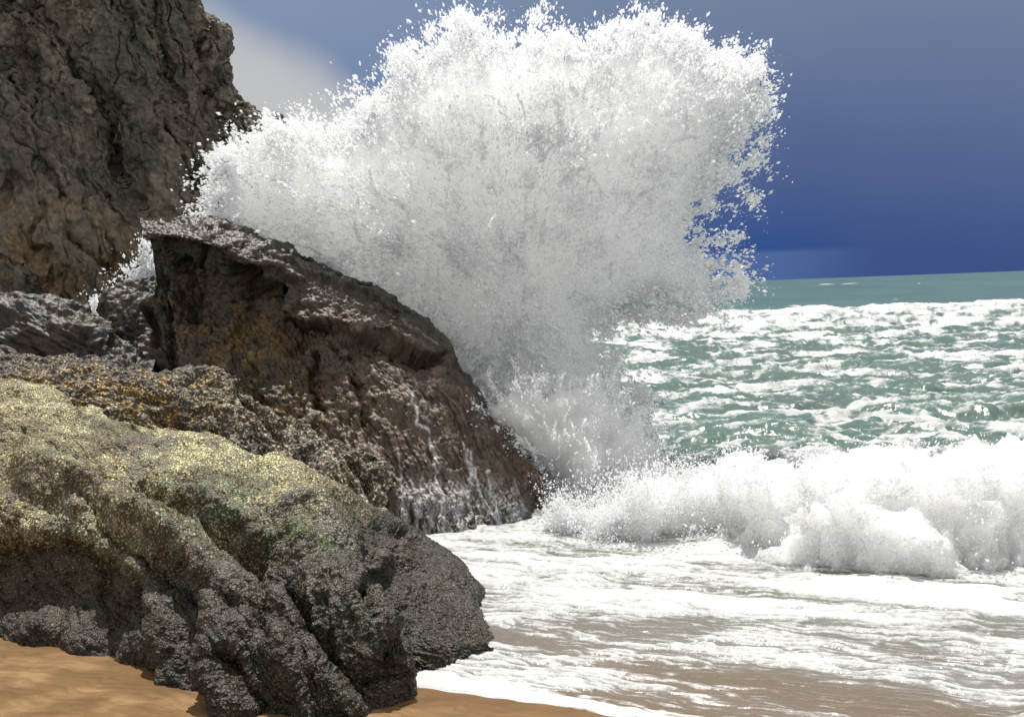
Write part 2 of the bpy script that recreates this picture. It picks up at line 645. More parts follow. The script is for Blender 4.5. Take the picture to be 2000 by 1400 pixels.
# ---- front rock, covered with mussels and barnacles
def front_rock():
    f = lambda x, y: YZ(x, y, 0.03)
    spec = [   # crest, three marks down the fall, a low mark, foot
        ((-260, 680), (-260, 800), (-260, 900), (-260, 1000), (-260, 1120), (-260, 1222), .12),
        ((-80, 725), (-80, 810), (-80, 900), (-80, 1000), (-80, 1130), (-80, 1243), .12),
        ((140, 790), (140, 860), (140, 930), (145, 1012), (145, 1140), (140, 1272), .12),
        ((330, 855), (320, 920), (320, 1000), (325, 1095), (330, 1210), (330, 1332), 0),
        ((480, 903), (470, 970), (465, 1060), (465, 1160), (472, 1270), (478, 1388), 0),
        ((610, 930), (600, 1000), (600, 1090), (605, 1185), (612, 1285), (620, 1392), 0),
        ((722, 1000), (707, 1060), (700, 1140), (703, 1225), (710, 1300), (716, 1390), 0),
        ((820, 1050), (802, 1100), (790, 1160), (788, 1220), (790, 1265), (796, 1322), 0),
        ((905, 1122), (888, 1155), (876, 1195), (872, 1235), (876, 1265), (882, 1292), 0),
        ((966, 1242), (960, 1250), (953, 1257), (951, 1263), (956, 1266), (968, 1270), 0),
    ]
    cols = []
    for k, c in enumerate(spec):
        Yf = f(*c[5])
        far = np.array([4.2, 2.7, 1.6, .75, .22, 0]) * np.interp(k, [0, 7, 8, 9], [1, .85, .55, .12])
        if c[6]:
            far[4] += c[6] * .9
            far[3] -= c[6] * .5
        cols.append([(c[i][0], c[i][1], Yf + far[i]) for i in range(6)])
    g, px, py, isb = loft(cols, 880, 560, 1.6)
    p = g.astype(np.float32)
    fr = 1 - isb
    wx = fbm(p / 1.1, 3, 1) * 30
    wy = fbm(p / 1.1, 3, 9) * 30
    X, Yp = px + wx * .6, py + wy * .6
    d = 0.22 * fbm(p / 1.3, 3, 2)
    # rounded flutes running down the fall of the rock
    q = np.stack([(px - 0.45 * py) / 95.0 + fbm(p / 0.9, 2, 4) * .6, py / 420.0, np.zeros_like(px)], -1)
    d += 0.14 * perlin(q, 3) * 1.6 * sstep(850, 1050, py) * fr
    d += 0.035 * ridged(np.stack([(px - 0.7 * py + wx) / 40.0, (py + wy) / 110.0, p[..., 1] * .3], -1), 3, 6) * fr
    # bedding lines on the flat top
    d += 0.035 * ridged(np.stack([px / 210.0, (py - 0.34 * px + wx * .3) / 22.0, p[..., 1] * .2], -1), 3, 8) * (1 - sstep(900, 1080, py)) * fr
    for poly, w, dep in [
        (z5([(1000, 830), (1080, 950), (1160, 1060), (1280, 1190), (1340, 1290)]), 17, .34),
        (z5([(820, 700), (900, 820), (960, 830)]), 8, .10),
        (z5([(120, 440), (210, 560), (330, 690), (440, 790)]), 12, .25),
        (z5([(780, 1150), (840, 1250), (880, 1320), (905, 1420)]), 10, .32),
        (z5([(1390, 1130), (1380, 1190), (1390, 1240)]), 11, .25),
        (z5([(1290, 880), (1280, 960), (1330, 1060)]), 8, .2),
        (z5([(300, 340), (450, 420), (600, 500), (700, 560), (800, 650), (850, 665)]), 16, .2),
        (z5([(880, 870), (870, 950), (920, 1060)]), 12, .22),
        (z5([(1430, 640), (1480, 700), (1600, 800)]), 9, .12),
        (z5([(560, 850), (640, 930), (690, 1050)]), 8, .10),
        (z5([(0, 390), (140, 480), (240, 640)]), 8, .12),
    ]:
        d += crease(X, Yp, poly, w, dep) * fr
    # rounded folds that run down towards the sand
    for poly, w, dep in [
        ([(60, 930), (140, 950), (230, 985), (320, 1045), (400, 1110), (470, 1170)], 24, .26),
        ([(300, 955), (420, 1010), (500, 1050), (570, 1090)], 26, .2),
        ([(420, 1190), (440, 1260), (470, 1330), (480, 1390)], 26, .2),
        ([(545, 1250), (580, 1320), (610, 1390)], 30, .2),
        ([(660, 1130), (700, 1210), (730, 1290)], 22, .16),
        ([(760, 1090), (810, 1170), (835, 1250), (850, 1300)], 24, .16),
        ([(330, 1190), (340, 1260), (350, 1330)], 22, .16),
        ([(600, 1030), (680, 1060), (740, 1100)], 20, .12),
    ]:
        d -= crease(X, Yp, poly, w, dep) * fr
    # dark hollow under the ridge at the left
    cave = z5([(-500, 560), (60, 580), (150, 640), (260, 720), (350, 790), (370, 900), (300, 1000), (120, 1050), (-500, 900)])
    sd = sdf(X, Yp, cave)
    d -= 0.16 * sstep(-12, 40, sd) * fr
    tip = 1 - .8 * sstep(740, 920, px)
    g, p, d = settle(g, (d - .02) * tip)
    # creases: along the slope on top, turning down the fall below
    nb_, nf_ = 59, 560
    vv = np.clip((np.arange(g.shape[0]) - nb_) / nf_, 0, 1)[:, None] + 0 * px
    uu = np.linspace(0, 1, g.shape[1])[None, :] + 0 * px
    wq = fbm(p / .5, 3, 35)
    top_c = np.stack([vv * 13 + 3.0 * uu + .5 * wq, uu * 3.2, px * 0], -1)
    low_c = np.stack([uu * 34 - 7 * vv + .7 * wq, vv * 2.6, px * 0], -1)
    kk = sstep(.25, .6, vv)
    d += (.055 * ridged(top_c, 3, 36) * (1 - kk) + .075 * ridged(low_c, 3, 37) * kk) * fr * (.7 + .3 * tip)
    # shells
    f1, f2, idv = worley(p / 0.062, 2)
    shell = (0.6 - f1) * sstep(-0.1, 0.25, fbm(p / 0.5, 3, 21) + 0.15)
    d += 0.026 * shell * (0.4 + 0.6 * sstep(820, 960, py))
    f1b, f2b, idb = worley(p / 0.115, 5)
    d += 0.012 * (0.5 - f1b) * sstep(900, 1100, py)
    d += 0.022 * fbm(p / 0.22, 3, 12) + 0.012 * fbm(p / 0.05, 2, 31)
    # colours of the rock itself: olive seaweed on the flat top, grey shells, rust brown
    n1 = fbm(p / 0.8, 4, 41)
    n2 = fbm(p / 0.35, 3, 51)
    n3 = fbm(p / 1.7, 3, 61)
    top = (1 - sstep(930, 1150, py + 60 * n1 + (px - 400) * 0.15)) * (1 - sstep(560, 760, px + 60 * n2))
    col = mixc((.12, .104, .072), (.47, .43, .23), top)
    col = mixc(col, (.09, .115, .06), sstep(.0, .4, n3 + .25 * n2) * .8)
    col = mixc(col, (.16, .15, .12), sstep(.15, .6, n1 - .4 * n3) * .7)
    col = mixc(col, (.17, .10, .035), sstep(.15, .5, n2 + .5 * n3 - .002 * (px - 380)) * .5 * sstep(-200, 200, 620 - px))
    col = mixc(col, (.13, .16, .04), np.exp(-((px - 590) / 60) ** 2 - ((py - 1085) / 35) ** 2) * sstep(-.1, .3, n2) * .8)
    col = mixc(col, (.16, .07, .03), np.exp(-((px - 790) / 45) ** 2 - ((py - 1058) / 22) ** 2) * .7)
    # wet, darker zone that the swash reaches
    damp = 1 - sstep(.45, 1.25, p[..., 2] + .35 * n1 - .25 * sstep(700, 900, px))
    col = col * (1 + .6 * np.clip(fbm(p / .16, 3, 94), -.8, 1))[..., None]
    hollow_shade = sstep(0, 60, sd) * sstep(-.5, .2, n2)  # shade of the left hollow, painted into the rock colour
    col = mixc(col, col * np.array([.36, .33, .29]), np.clip(damp * .95 + hollow_shade * .8, 0, .95))
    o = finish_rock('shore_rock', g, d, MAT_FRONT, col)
    tag(o, 'broad olive green rock crusted with shells, sloping down onto the orange sand', 'rock')


def main_rock():
    cols = [
        [(276, 440, 18.3), (280, 462, 17.6), (303, 488, 18.3), (325, 560, 18.6), (350, 680, 17.6), (380, 820, 16.2)],
        [(340, 430, 18.4), (345, 460, 17.2), (360, 498, 18.0), (385, 580, 18.3), (410, 690, 17.2), (430, 840, 15.9)],
        [(425, 430, 18.3), (428, 478, 16.9), (440, 525, 17.6), (450, 600, 17.8), (465, 710, 16.8), (490, 870, 15.6)],
        [(505, 455, 18.2), (500, 510, 17.0), (505, 560, 17.2), (515, 640, 17.2), (530, 740, 16.4), (560, 900, 15.3)],
        [(590, 487, 18.0), (575, 545, 17.0), (570, 600, 16.9), (580, 680, 16.6), (600, 790, 15.9), (640, 960, 15.0)],
        [(690, 528, 17.8), (660, 590, 16.9), (650, 640, 16.4), (660, 740, 16.0), (690, 860, 15.4), (730, 1030, 14.8)],
        [(770, 583, 17.5), (740, 640, 16.8), (730, 690, 16.3), (745, 790, 15.9), (780, 910, 15.4), (820, 1054, 14.9)],
        [(860, 664, 17.2), (830, 720, 16.6), (825, 770, 16.2), (840, 850, 15.8), (870, 950, 15.4), (895, 1052, 15.0)],
        [(948, 790, 16.6), (925, 825, 16.2), (920, 860, 16.0), (930, 920, 15.7), (945, 985, 15.4), (960, 1050, 15.1)],
        [(1028, 890, 16.1), (1008, 915, 15.9), (1005, 940, 15.7), (1010, 975, 15.5), (1015, 1010, 15.3), (1020, 1048, 15.15)],
        [(1070, 980, 15.7), (1064, 990, 15.6), (1060, 1003, 15.5), (1060, 1020, 15.4), (1061, 1033, 15.3), (1062, 1047, 15.2)],
    ]
    g, px, py, isb = loft(cols, 600, 460, 1.3)
    p = g.astype(np.float32)
    fr = 1 - isb
    w = fbm(p / 0.9, 3, 3)
    X, Yp = px + 18 * w, py + 18 * fbm(p / .9, 3, 13)
    d = 0.16 * fbm(p / 1.5, 3, 2)
    # vertical flutes below the brow
    lowm = sstep(520, 640, py - 0.18 * (px - 400))
    q = np.stack([(px - 0.22 * py) / 46.0 + w * .8, py / 330.0, p[..., 1] * .1], -1)
    d += (0.12 * ridged(q, 2, 4) + 0.05 * ridged(q * np.float32(2.7), 2, 5)) * lowm * fr * (1 - .5 * sstep(700, 800, px))
    # bedding of the slab on top, running down to the right
    s = (py - 0.62 * px + 25 * w)
    d += 0.10 * ridged(np.stack([px / 260.0, s / 34.0, p[..., 1] * .1], -1), 3, 7) * (1 - lowm * .7) * (.25 + .75 * fr)
    rgt = sstep(560, 680, px - .25 * (py - 700)) * lowm
    c1 = (px - .48 * (py - 640) + 10 * w)
    d += (.075 * ridged(np.stack([c1 / 30.0, py / 420.0, px * 0], -1), 3, 24) + .05 * perlin(np.stack([c1 / 75.0, py / 600.0, px * 0], -1), 25)) * rgt * fr
    # ledges
    for poly, dep, fall in [
        (z3([(1180, 590), (1290, 625), (1400, 650), (1520, 670), (1600, 730), (1800, 725), (2000, 820)]), .36, 60),
        (z3([(1390, 710), (1480, 740), (1540, 800), (1620, 960)]), .12, 40),
        (z3([(960, 470), (1050, 480), (1150, 560), (1210, 600)]), .3, 45),
        (z3([(900, 215), (1050, 270), (1250, 330), (1450, 390), (1600, 440), (1800, 540)]), .10, 35),
        (z3([(840, 290), (960, 320), (1130, 360), (1300, 420)]), .16, 40),
    ]:
        d += ledge(X, Yp, poly, dep, fall) * fr
    # hollows in deep shade below the brow
    for poly, dep in [
        (z3([(520, 280), (640, 300), (760, 600), (790, 700), (640, 640), (560, 480)]), .4),
        (z3([(850, 330), (960, 350), (1060, 430), (1180, 440), (1190, 600), (1060, 520), (960, 500), (860, 520)]), .85),
        (z3([(1195, 600), (1260, 620), (1290, 760), (1230, 840), (1190, 760)]), .22),
        (z3([(410, 190), (640, 230), (700, 260), (560, 270), (440, 230)]), .25),
    ]:
        d -= dep * sstep(-8, 26, sdf(X, Yp, poly)) * fr
    for poly, wd, dep in [
        (z3([(1290, 800), (1310, 1000), (1390, 1150)]), 9, .2),
        (z3([(1530, 800), (1600, 950), (1640, 1100), (1680, 1300)]), 8, .13),
        (z3([(1820, 840), (1900, 960), (1990, 1100)]), 6, .07),
        (z3([(700, 230), (720, 420), (740, 560)]), 7, .16),
        ([(800, 740), (815, 800), (838, 845), (850, 905)], 4, .05),
        ([(905, 860), (920, 930), (930, 1000)], 4, .05),
    ]:
        d += crease(X, Yp, poly, wd, dep) * fr
    d += facets(p, .8, .8, .06, -55, 15, .03) * fr
    g, p, d = settle(g, d - .05 * fr)
    d += facets(p, .3, .5, .08, -35, 16, .05) * fr
    d += facets(p, .12, .22, .13, -20, 17, .06)
    # knobbly lower left, smoother to the right
    kn = (1 - sstep(560, 800, px - 0.2 * (py - 700))) * sstep(560, 640, py) + .35 * (1 - sstep(480, 560, py - .5 * (px - 400)))
    f1, f2, idv = worley(p / np.array([.10, .10, .16], np.float32), 3)
    d += 0.11 * (0.55 - f1) * np.clip(kn, 0.02, 1) * .8
    f1s, _, _ = worley(p / .045, 13)
    d += .028 * (.5 - f1s) * np.clip(kn, .05, 1)
    d += (.028 + .04 * np.clip(kn, 0, 1)) * fbm(p / 0.28, 4, 11) + .03 * ridged(np.stack([c1 / 11.0, py / 120.0, px * 0], -1), 3, 98) * rgt + 0.012 * fbm(p / 0.06, 2, 19)
    n1 = fbm(p / 0.9, 4, 42)
    n2 = fbm(p / 0.3, 3, 52)
    col = mixc((.085, .066, .048), (.06, .058, .056), sstep(-.2, .4, n1))
    col = mixc(col, (.12, .095, .07), sstep(.1, .5, n2 + .3 * n1) * .6)
    # dark wet brow, ochre fluted part, brown slab
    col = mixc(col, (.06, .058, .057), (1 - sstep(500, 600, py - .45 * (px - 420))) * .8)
    och = np.exp(-((px - 480) / 130) ** 2) * sstep(560, 640, py) * sstep(-.25, .25, n2)
    col = mixc(col, (.17, .12, .045), och * .75)
    col = mixc(col, (.20, .17, .13), np.exp(-((px - 640) / 90) ** 2) * sstep(780, 830, py) * .5)
    wet = sstep(900, 1030, py + 30 * n1) * sstep(700, 800, px)
    col = mixc(col, (.05, .05, .052), wet * .75)
    # rivulets of white water running off the rock
    tr = np.zeros_like(px)
    wob = 7 * fbm(np.stack([px / 30, py / 26, px * 0], -1), 3, 70)
    for poly, wd, a in [
        ([(798, 775), (806, 800), (815, 832), (838, 845), (846, 880), (855, 940), (862, 1045)], 2.6, .75),
        ([(815, 735), (826, 780), (832, 830)], 1.8, .4),
        ([(905, 865), (915, 905), (925, 960), (932, 1045)], 3.0, .8),
        ([(918, 880), (928, 930), (950, 990), (975, 1035), (980, 1046)], 2.6, .8),
        ([(955, 920), (962, 960), (970, 1000), (978, 1044)], 2.4, .7),
        ([(783, 925), (785, 980), (790, 1046)], 2.8, .6),
        ([(822, 925), (818, 965), (812, 1000), (822, 1046)], 2.6, .6),
        ([(838, 940), (842, 990), (838, 1046)], 2.2, .5),
        ([(862, 935), (866, 990), (872, 1046)], 2.5, .5),
        ([(890, 950), (888, 990), (900, 1046)], 2.0, .6),
        ([(770, 860), (778, 900), (783, 925)], 1.8, .5),
        ([(760, 600), (800, 640), (850, 680)], 2, .2),
    ]:
        tr = np.maximum(tr, a * np.exp(-(segdist(px + wob, py, poly) / wd) ** 2))
    film = ridged(np.stack([(px + wob * 1.5) / 8.0, py / 120.0, px * 0], -1), 3, 77)
    tr = np.maximum(tr, .42 * sstep(.28, .7, film) * sstep(915, 960, py) * sstep(765, 785, px) * (1 - sstep(1000, 1050, px)))
    tr *= (1 - isb) * (0.55 + .45 * sstep(-.3, .4, fbm(p / .05, 2, 81)))
    slab = sstep(560, 680, px) * sstep(20, 70, py - np.interp(px, [500, 590, 690, 770, 860, 950], [455, 487, 528, 583, 664, 790]))
    col = mixc(col, (.155, .128, .105), slab * .6 * (1 - wet))
    col = col * np.array([.68, .605, .52]) * (1 + .55 * np.clip(fbm(p / .13, 3, 97), -.8, .9))[..., None]
    o = finish_rock('sea_rock', g, d, MAT_MAIN, col, attrs={'trickle': tr})
    tag(o, 'big dark wedge of wet rock with overhanging top and white trickles running down its face', 'rock')


def middle_rock():
    cols = [
        [(-400, 590, 17.0), (-400, 700, 15.9), (-400, 820, 15.2)],
        [(-80, 660, 16.8), (-80, 725, 15.9), (-80, 800, 15.3)],
        [(140, 700, 16.6), (140, 750, 15.8), (140, 860, 15.0)],
        [(250, 722, 16.4), (250, 770, 15.7), (255, 890, 14.9)],
        [(330, 735, 16.2), (330, 790, 15.5), (340, 910, 14.7)],
        [(425, 730, 15.8), (430, 800, 15.2), (440, 950, 14.4)],
        [(480, 785, 15.5), (487, 850, 15.0), (490, 960, 14.4)],
        [(560, 818, 15.3), (560, 880, 14.8), (565, 980, 14.2)],
        [(640, 850, 15.1), (640, 910, 14.6), (640, 1020, 14.0)],
        [(735, 888, 14.8), (728, 950, 14.4), (725, 1050, 13.9)],
        [(765, 935, 14.7), (755, 980, 14.4), (745, 1060, 14.0)],
    ]
    g, px, py, isb = loft(cols, 520, 240, 1.0)
    p = g.astype(np.float32)
    fr = 1 - isb
    w = fbm(p / .7, 3, 23)
    X, Yp = px + 14 * w, py + 14 * fbm(p / .7, 3, 33)
    d = .13 * fbm(p / .9, 3, 2)
    left = 1 - sstep(400, 500, px)
    d += .07 * ridged(np.stack([px / 130.0, (py - .25 * px + 20 * w) / 17.0, px * 0], -1), 3, 5) * left * fr
    d += .09 * ridged(np.stack([(px - .35 * py + 25 * w) / 30.0, py / 120.0, px * 0], -1), 3, 6) * (1 - left) * fr
    for poly, wd, dep in [
        (z3([(300, 1080), (420, 1100), (520, 1110)]), 9, .12),
        (z3([(480, 1190), (600, 1220), (680, 1300)]), 10, .2),
        (z3([(930, 1050), (960, 1130), (1080, 1200), (1180, 1320)]), 7, .2),
        (z3([(760, 1300), (820, 1380), (860, 1420)]), 9, .25),
        (z3([(570, 900), (650, 905), (740, 890)]), 9, .22),
        ([(690, 900), (715, 930), (735, 985)], 8, .2),
    ]:
        d += crease(X, Yp, poly, wd, dep) * fr
    f1, f2, idv = worley(p / .07, 4)
    d += .035 * (.55 - f1)
    d += facets(p, .35, .5, .12, -40, 18, .08)
    d += .045 * fbm(p / .2, 4, 11) + .012 * fbm(p / .045, 2, 12)
    n1 = fbm(p / .7, 4, 43)
    n2 = fbm(p / .25, 3, 53)
    col = mixc((.13, .105, .07), (.085, .075, .06), sstep(-.2, .4, n1))
    col = mixc(col, (.22, .14, .045), left * sstep(-.2, .35, n2 + .3 * n1) * .7)
    col = mixc(col, (.21, .19, .15), (1 - left) * sstep(-.1, .4, n2) * .7)
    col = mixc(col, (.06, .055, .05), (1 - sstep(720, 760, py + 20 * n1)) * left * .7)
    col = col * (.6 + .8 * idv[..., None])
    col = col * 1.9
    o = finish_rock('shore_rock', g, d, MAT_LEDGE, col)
    tag(o, 'ochre and grey folded rock ledge wedged between the olive rock and the dark wedge rock', 'rock')


def small_rocks():
    # dark low slab at the far left
    cols = []
    for (x, y, Y) in [(-400, 500, 19.2), (-80, 560, 18.5), (140, 590, 18.0), (185, 615, 17.7), (215, 652, 17.5), (258, 676, 17.3), (300, 708, 17.0)]:
        cols.append([(x, y, Y), (x - 5, y + 35, Y - .6), (x - 8, y + 85, Y - .9), (x - 10, y + 160, Y - 1.1)])
    g, px, py, isb = loft(cols, 320, 150, 1.0)
    p = g.astype(np.float32)
    d = .18 * fbm(p / .9, 4, 3) + .07 * ridged(np.stack([px / 120, (py - .45 * px) / 22, px * 0], -1), 3, 5) * (1 - isb) + .03 * fbm(p / .15, 3, 8)
    f1, f2, idv = worley(p / .09, 6)
    d += .03 * (.5 - f1)
    d += facets(p, .5, .7, .14, -35, 19, .1) + facets(p, .18, .3, .14, -35, 20, .08)
    col = mixc((.022, .02, .019), (.045, .034, .025), sstep(-.1, .4, fbm(p / .4, 4, 44)))
    o = finish_rock('sea_rock', g, d, MAT_MAIN, col)
    tag(o, 'low blackish rock slab lying below the foot of the brown cliff', 'rock')
    # upright block beside the wedge rock
    cols = [
        [(205, 590, 20.4), (204, 620, 20.3), (206, 660, 20.2), (214, 720, 20.0)],
        [(209, 572, 19.5), (206, 612, 19.2), (206, 660, 19.0), (214, 720, 18.6)],
        [(228, 556, 19.3), (226, 600, 18.8), (228, 660, 18.5), (234, 730, 18.1)],
        [(280, 548, 19.2), (280, 595, 18.6), (282, 660, 18.3), (286, 740, 17.8)],
        [(330, 552, 19.2), (332, 600, 18.6), (334, 670, 18.2), (338, 750, 17.7)],
        [(368, 575, 19.4), (372, 620, 18.8), (376, 690, 18.4), (382, 770, 17.9)],
        [(392, 610, 20.0), (396, 650, 19.6), (402, 710, 19.2), (410, 780, 18.8)],
    ]
    g, px, py, isb = loft(cols, 210, 200, .9)
    p = g.astype(np.float32)
    w = fbm(p / .6, 3, 1)
    d = .13 * fbm(p / .8, 3, 4) + .07 * ridged(np.stack([(px + 20 * w) / 38, py / 160, px * 0], -1), 3, 5) * (1 - isb)
    d += crease(px + 10 * w, py, z3([(450, 600), (470, 700), (490, 800)]), 7, .22)
    f1, f2, idv = worley(p / .1, 7)
    d += .05 * (.5 - f1) + .04 * fbm(p / .2, 4, 8)
    d += facets(p, .45, .7, .14, 10, 29, .1) + facets(p, .18, .3, .14, 5, 30, .08)
    col = mixc((.026, .024, .022), (.06, .046, .033), sstep(-.1, .45, fbm(p / .4, 4, 46)))
    o = finish_rock('sea_rock', g, d, MAT_MAIN, col)
    tag(o, 'squat dark rock block standing under the overhang of the wedge rock', 'rock')
    # little pinnacle beyond the cliff edge
    cols = []
    for (x, y, Y) in [(505, 275, 30.5), (517, 245, 30.2), (530, 233, 30), (540, 221, 30), (552, 230, 30), (560, 246, 30), (580, 262, 30.2), (605, 300, 30.5)]:
        cols.append([(x, y, Y), (x - 1, y + 60, Y - .6), (x - 2, y + 200, Y - 1.2), (x - 4, 680, Y - 1.6)])
    g, px, py, isb = loft(cols, 90, 160, 1.5)
    p = g.astype(np.float32)
    d = .12 * fbm(p / .6, 4, 6) + .06 * ridged(p / .35, 3, 9)
    col = mixc((.05, .045, .04), (.1, .08, .06), sstep(-.1, .4, fbm(p / .5, 3, 47)))
    o = finish_rock('sea_rock', g, d, MAT_CLIFF, col)
    tag(o, 'small dark rock pinnacle poking up just beyond the cliff edge, over the spray', 'rock')


def cliff():
    levels = [-420, -150, -40, 0, 30, 42, 62, 90, 118, 150, 185, 215, 240, 300, 400, 520, 640, 740]
    edge = [372, 385, 398, 402, 408, 425, 444, 448, 450, 464, 474, 500, 520, 555, 600, 640, 680, 700]
    rows = []
    for py, e in zip(levels, edge):
        row = []
        for fx in (-900, -500, -250, -50, 80, 180, 260, 330, 390):
            x = fx if fx < 0 else fx / 420.0 * e
            if fx < 0:
                x = fx
            Y = 23.0 + (x + 100) * 0.0042 + (700 - py) * 0.0042 + (0.0 if x > 0 else 0.0)
            row.append((x, py, Y))
        Ye = 23.0 + (e + 100) * .0042 + (700 - py) * .0042
        row += [(e - 7, py, Ye + .35), (e, py, Ye + 1.1), (e - 4, py, Ye + 2.4), (e - 40, py, Ye + 5), (e - 200, py, Ye + 9)]
        rows.append(row)
    c = np.array(rows, float)
    NU, NV = 860, 760
    # spread the samples evenly over the stretch in view
    g = cr(c, NV, 0)
    kk = c.shape[1]
    t = np.interp(np.linspace(0, 1, NU), [0, .05, .1, .15, .68, .92, 1], [0, 1, 2, 3, 8, 11, kk - 1])
    i = np.minimum(t.astype(int), kk - 2)
    u = (t - i)[None, :, None]
    ext = np.concatenate([2 * g[:, :1] - g[:, 1:2], g, 2 * g[:, -1:] - g[:, -2:-1]], 1)
    a, b, cc, dd = ext[:, i], ext[:, i + 1], ext[:, i + 2], ext[:, i + 3]
    g = .5 * (2 * b + (cc - a) * u + (2 * a - 5 * b + 4 * cc - dd) * u * u + (3 * b - a - 3 * cc + dd) * u ** 3)
    px, py = g[..., 0], g[..., 1]
    w = P(px, py, g[..., 2])
    w[..., 2] = np.maximum(w[..., 2], -1.0)
    p = w.astype(np.float32)
    wn = fbm(p / 2.2, 4, 3)
    wm = fbm(p / 2.2, 4, 14)
    # steep bedding that falls to the lower right, broken into flat-faced blocks
    s = (px - 0.42 * py) / 1.0
    inn = 1 - .75 * sstep(-45, 5, px - np.interp(py, levels, edge)) + .0 * px
    inn = np.where(np.arange(NU)[None, :] > NU * .80, .3, inn)
    d = .5 * fbm(p / 3.4, 3, 5)
    d += .22 * ridged(np.stack([(s + 45 * wn) / 120.0, (py + 40 * wm) / 380.0, px * 0], -1), 2, 7)
    d += facets(p, 2.3, 5.0, .34, 22, 4, .2) * inn
    d += facets(p, .95, 2.3, .32, 24, 5, .15) * inn
    d -= d.mean() + .12
    d += crease(px + 8 * wn, py, [(402, 40), (396, 80), (392, 110), (420, 140)], 5, .3)
    d += crease(px + 20 * wn, py + 10 * wm, [(140, 100), (175, 160), (205, 215), (240, 300)], 7, .35)
    d += crease(px + 20 * wn, py + 10 * wm, [(330, 220), (360, 280), (385, 330), (400, 380)], 7, .35)
    d += crease(px + 20 * wn, py + 10 * wm, [(225, 240), (235, 310), (250, 340)], 7, .3)
    d += crease(px + 20 * wn, py + 10 * wm, [(140, 470), (180, 500), (230, 520), (260, 560)], 7, .3)
    d += crease(px + 20 * wn, py + 10 * wm, [(305, 0), (310, 70), (330, 130)], 7, .3)
    w, p, d = settle(w, d)
    d += facets(p, .42, .95, .24, 26, 6, .12) * inn
    zx, zy = s + 30 * fbm(p / .8, 3, 61), py + 30 * fbm(p / .8, 3, 62)
    d += .06 * fbm(p / .45, 4, 11)
    w, p, d = settle(w, d)
    d += facets(p, .17, .34, .10, 20, 7, .05) * inn
    for a_, b_, c_, w_, sd_ in [(75, 300, 0, .16, 30), (34, 150, .2, .09, 31)]:
        nn = perlin(np.stack([(zx + c_ * zy) / a_, (zy - c_ * zx) / b_, px * 0], -1), sd_)
        d -= w_ * np.exp(-(nn / .05) ** 2)
    d += .025 * fbm(p / .1, 3, 26) + .05 * ridged(np.stack([zx / 13, zy / 45, px * 0], -1), 3, 38)
    n1 = fbm(p / 1.8, 4, 45)
    n2 = fbm(p / .6, 4, 55)
    col = mixc((.088, .077, .061), (.122, .102, .076), sstep(-.2, .4, n1))
    col = mixc(col, (.05, .046, .038), sstep(.0, .5, n2 - .3 * n1) * .7)
    col = mixc(col, (.20, .17, .125), sstep(.38, .75, ridged(np.stack([zx / 14, zy / 70, px * 0], -1), 3, 63)) * sstep(.0, .4, fbm(p / 1.1, 3, 64)) * .6)
    col = mixc(col, (.06, .065, .045), np.exp(-((px - 240) / 70) ** 2 - ((py - 110) / 90) ** 2) * .7)
    col = mixc(col, (.15, .095, .04), sstep(330, 480, py - .2 * (px - 140)) * sstep(-.2, .3, n2) * .55)
    o = finish_rock('sea_cliff', w, d, MAT_CLIFF, col)
    tag(o, 'tall steep brown cliff of cracked rock rising behind the spray', 'cliff')


# ------------------------------------------------------------------ beach and sea
A0 = np.array([-1.0, 9.34])
TD = np.array([.886, -.463])
ND = np.array([.463, .886])


def shore_st(x, y):
    s = (x - A0[0]) * ND[0] + (y - A0[1]) * ND[1]
    t = (x - A0[0]) * TD[0] + (y - A0[1]) * TD[1]
    e = .13 * perlin(np.stack([t / .75, t * 0 + 3.3, t * 0], -1), 90) + .05 * perlin(np.stack([t / .24, t * 0 + 1.3, t * 0], -1), 91)
    return s + e, t


def sand_z(s, x):
    z = np.where(s < 0, -.055 * s, -.06 * s)
    return z + (.05 + .12 * np.clip(s, 0, 3)) * sstep(-2.1, -3.0, x)


def sand():
    xs = np.linspace(-9, 7, 560)
    ys = np.linspace(2.0, 13.5, 460)
    x, y = np.meshgrid(xs, ys)
    s, t = shore_st(x, y)
    z = sand_z(s, x)
    q = np.stack([x, y, z], -1).astype(np.float32)
    z = z + .012 * fbm(q / .7, 3, 4) * sstep(0, -.3, s) + .004 * ridged(np.stack([t / .9, s / .16, t * 0], -1), 2, 6)
    z = np.where(s > 2.5, z - .0, z)
    # sand banked up against the foot of the rock
    n = fbm(q / .6, 4, 14)
    str_ = ridged(np.stack([(t + .3 * n) / .9, (s + .12 * n) / .1, t * 0], -1), 3, 16)
    px, py = proj(np.stack([x, y, z], -1))
    col = mixc((.135, .075, .026), (.225, .135, .06), sstep(-.3, .3, n))
    damp = np.clip(sstep(-.9, -.1, s + .3 * n), 0, 1)
    col = mixc(col, (.115, .052, .011), damp * .6)
    col = mixc(col, (.07, .032, .01), sstep(.35, .8, str_) * .55)
    rough = .75 - .35 * damp
    o = mesh_obj('beach', np.stack([x, y, z], -1), grid_faces(*x.shape), MAT_SAND, cols={'tint': col}, attrs={'rough': rough})
    tag(o, kind='structure')


def swell_y(x):
    return 54.0 + .10 * x + 3.0 * np.sin(x * .09 + .6)


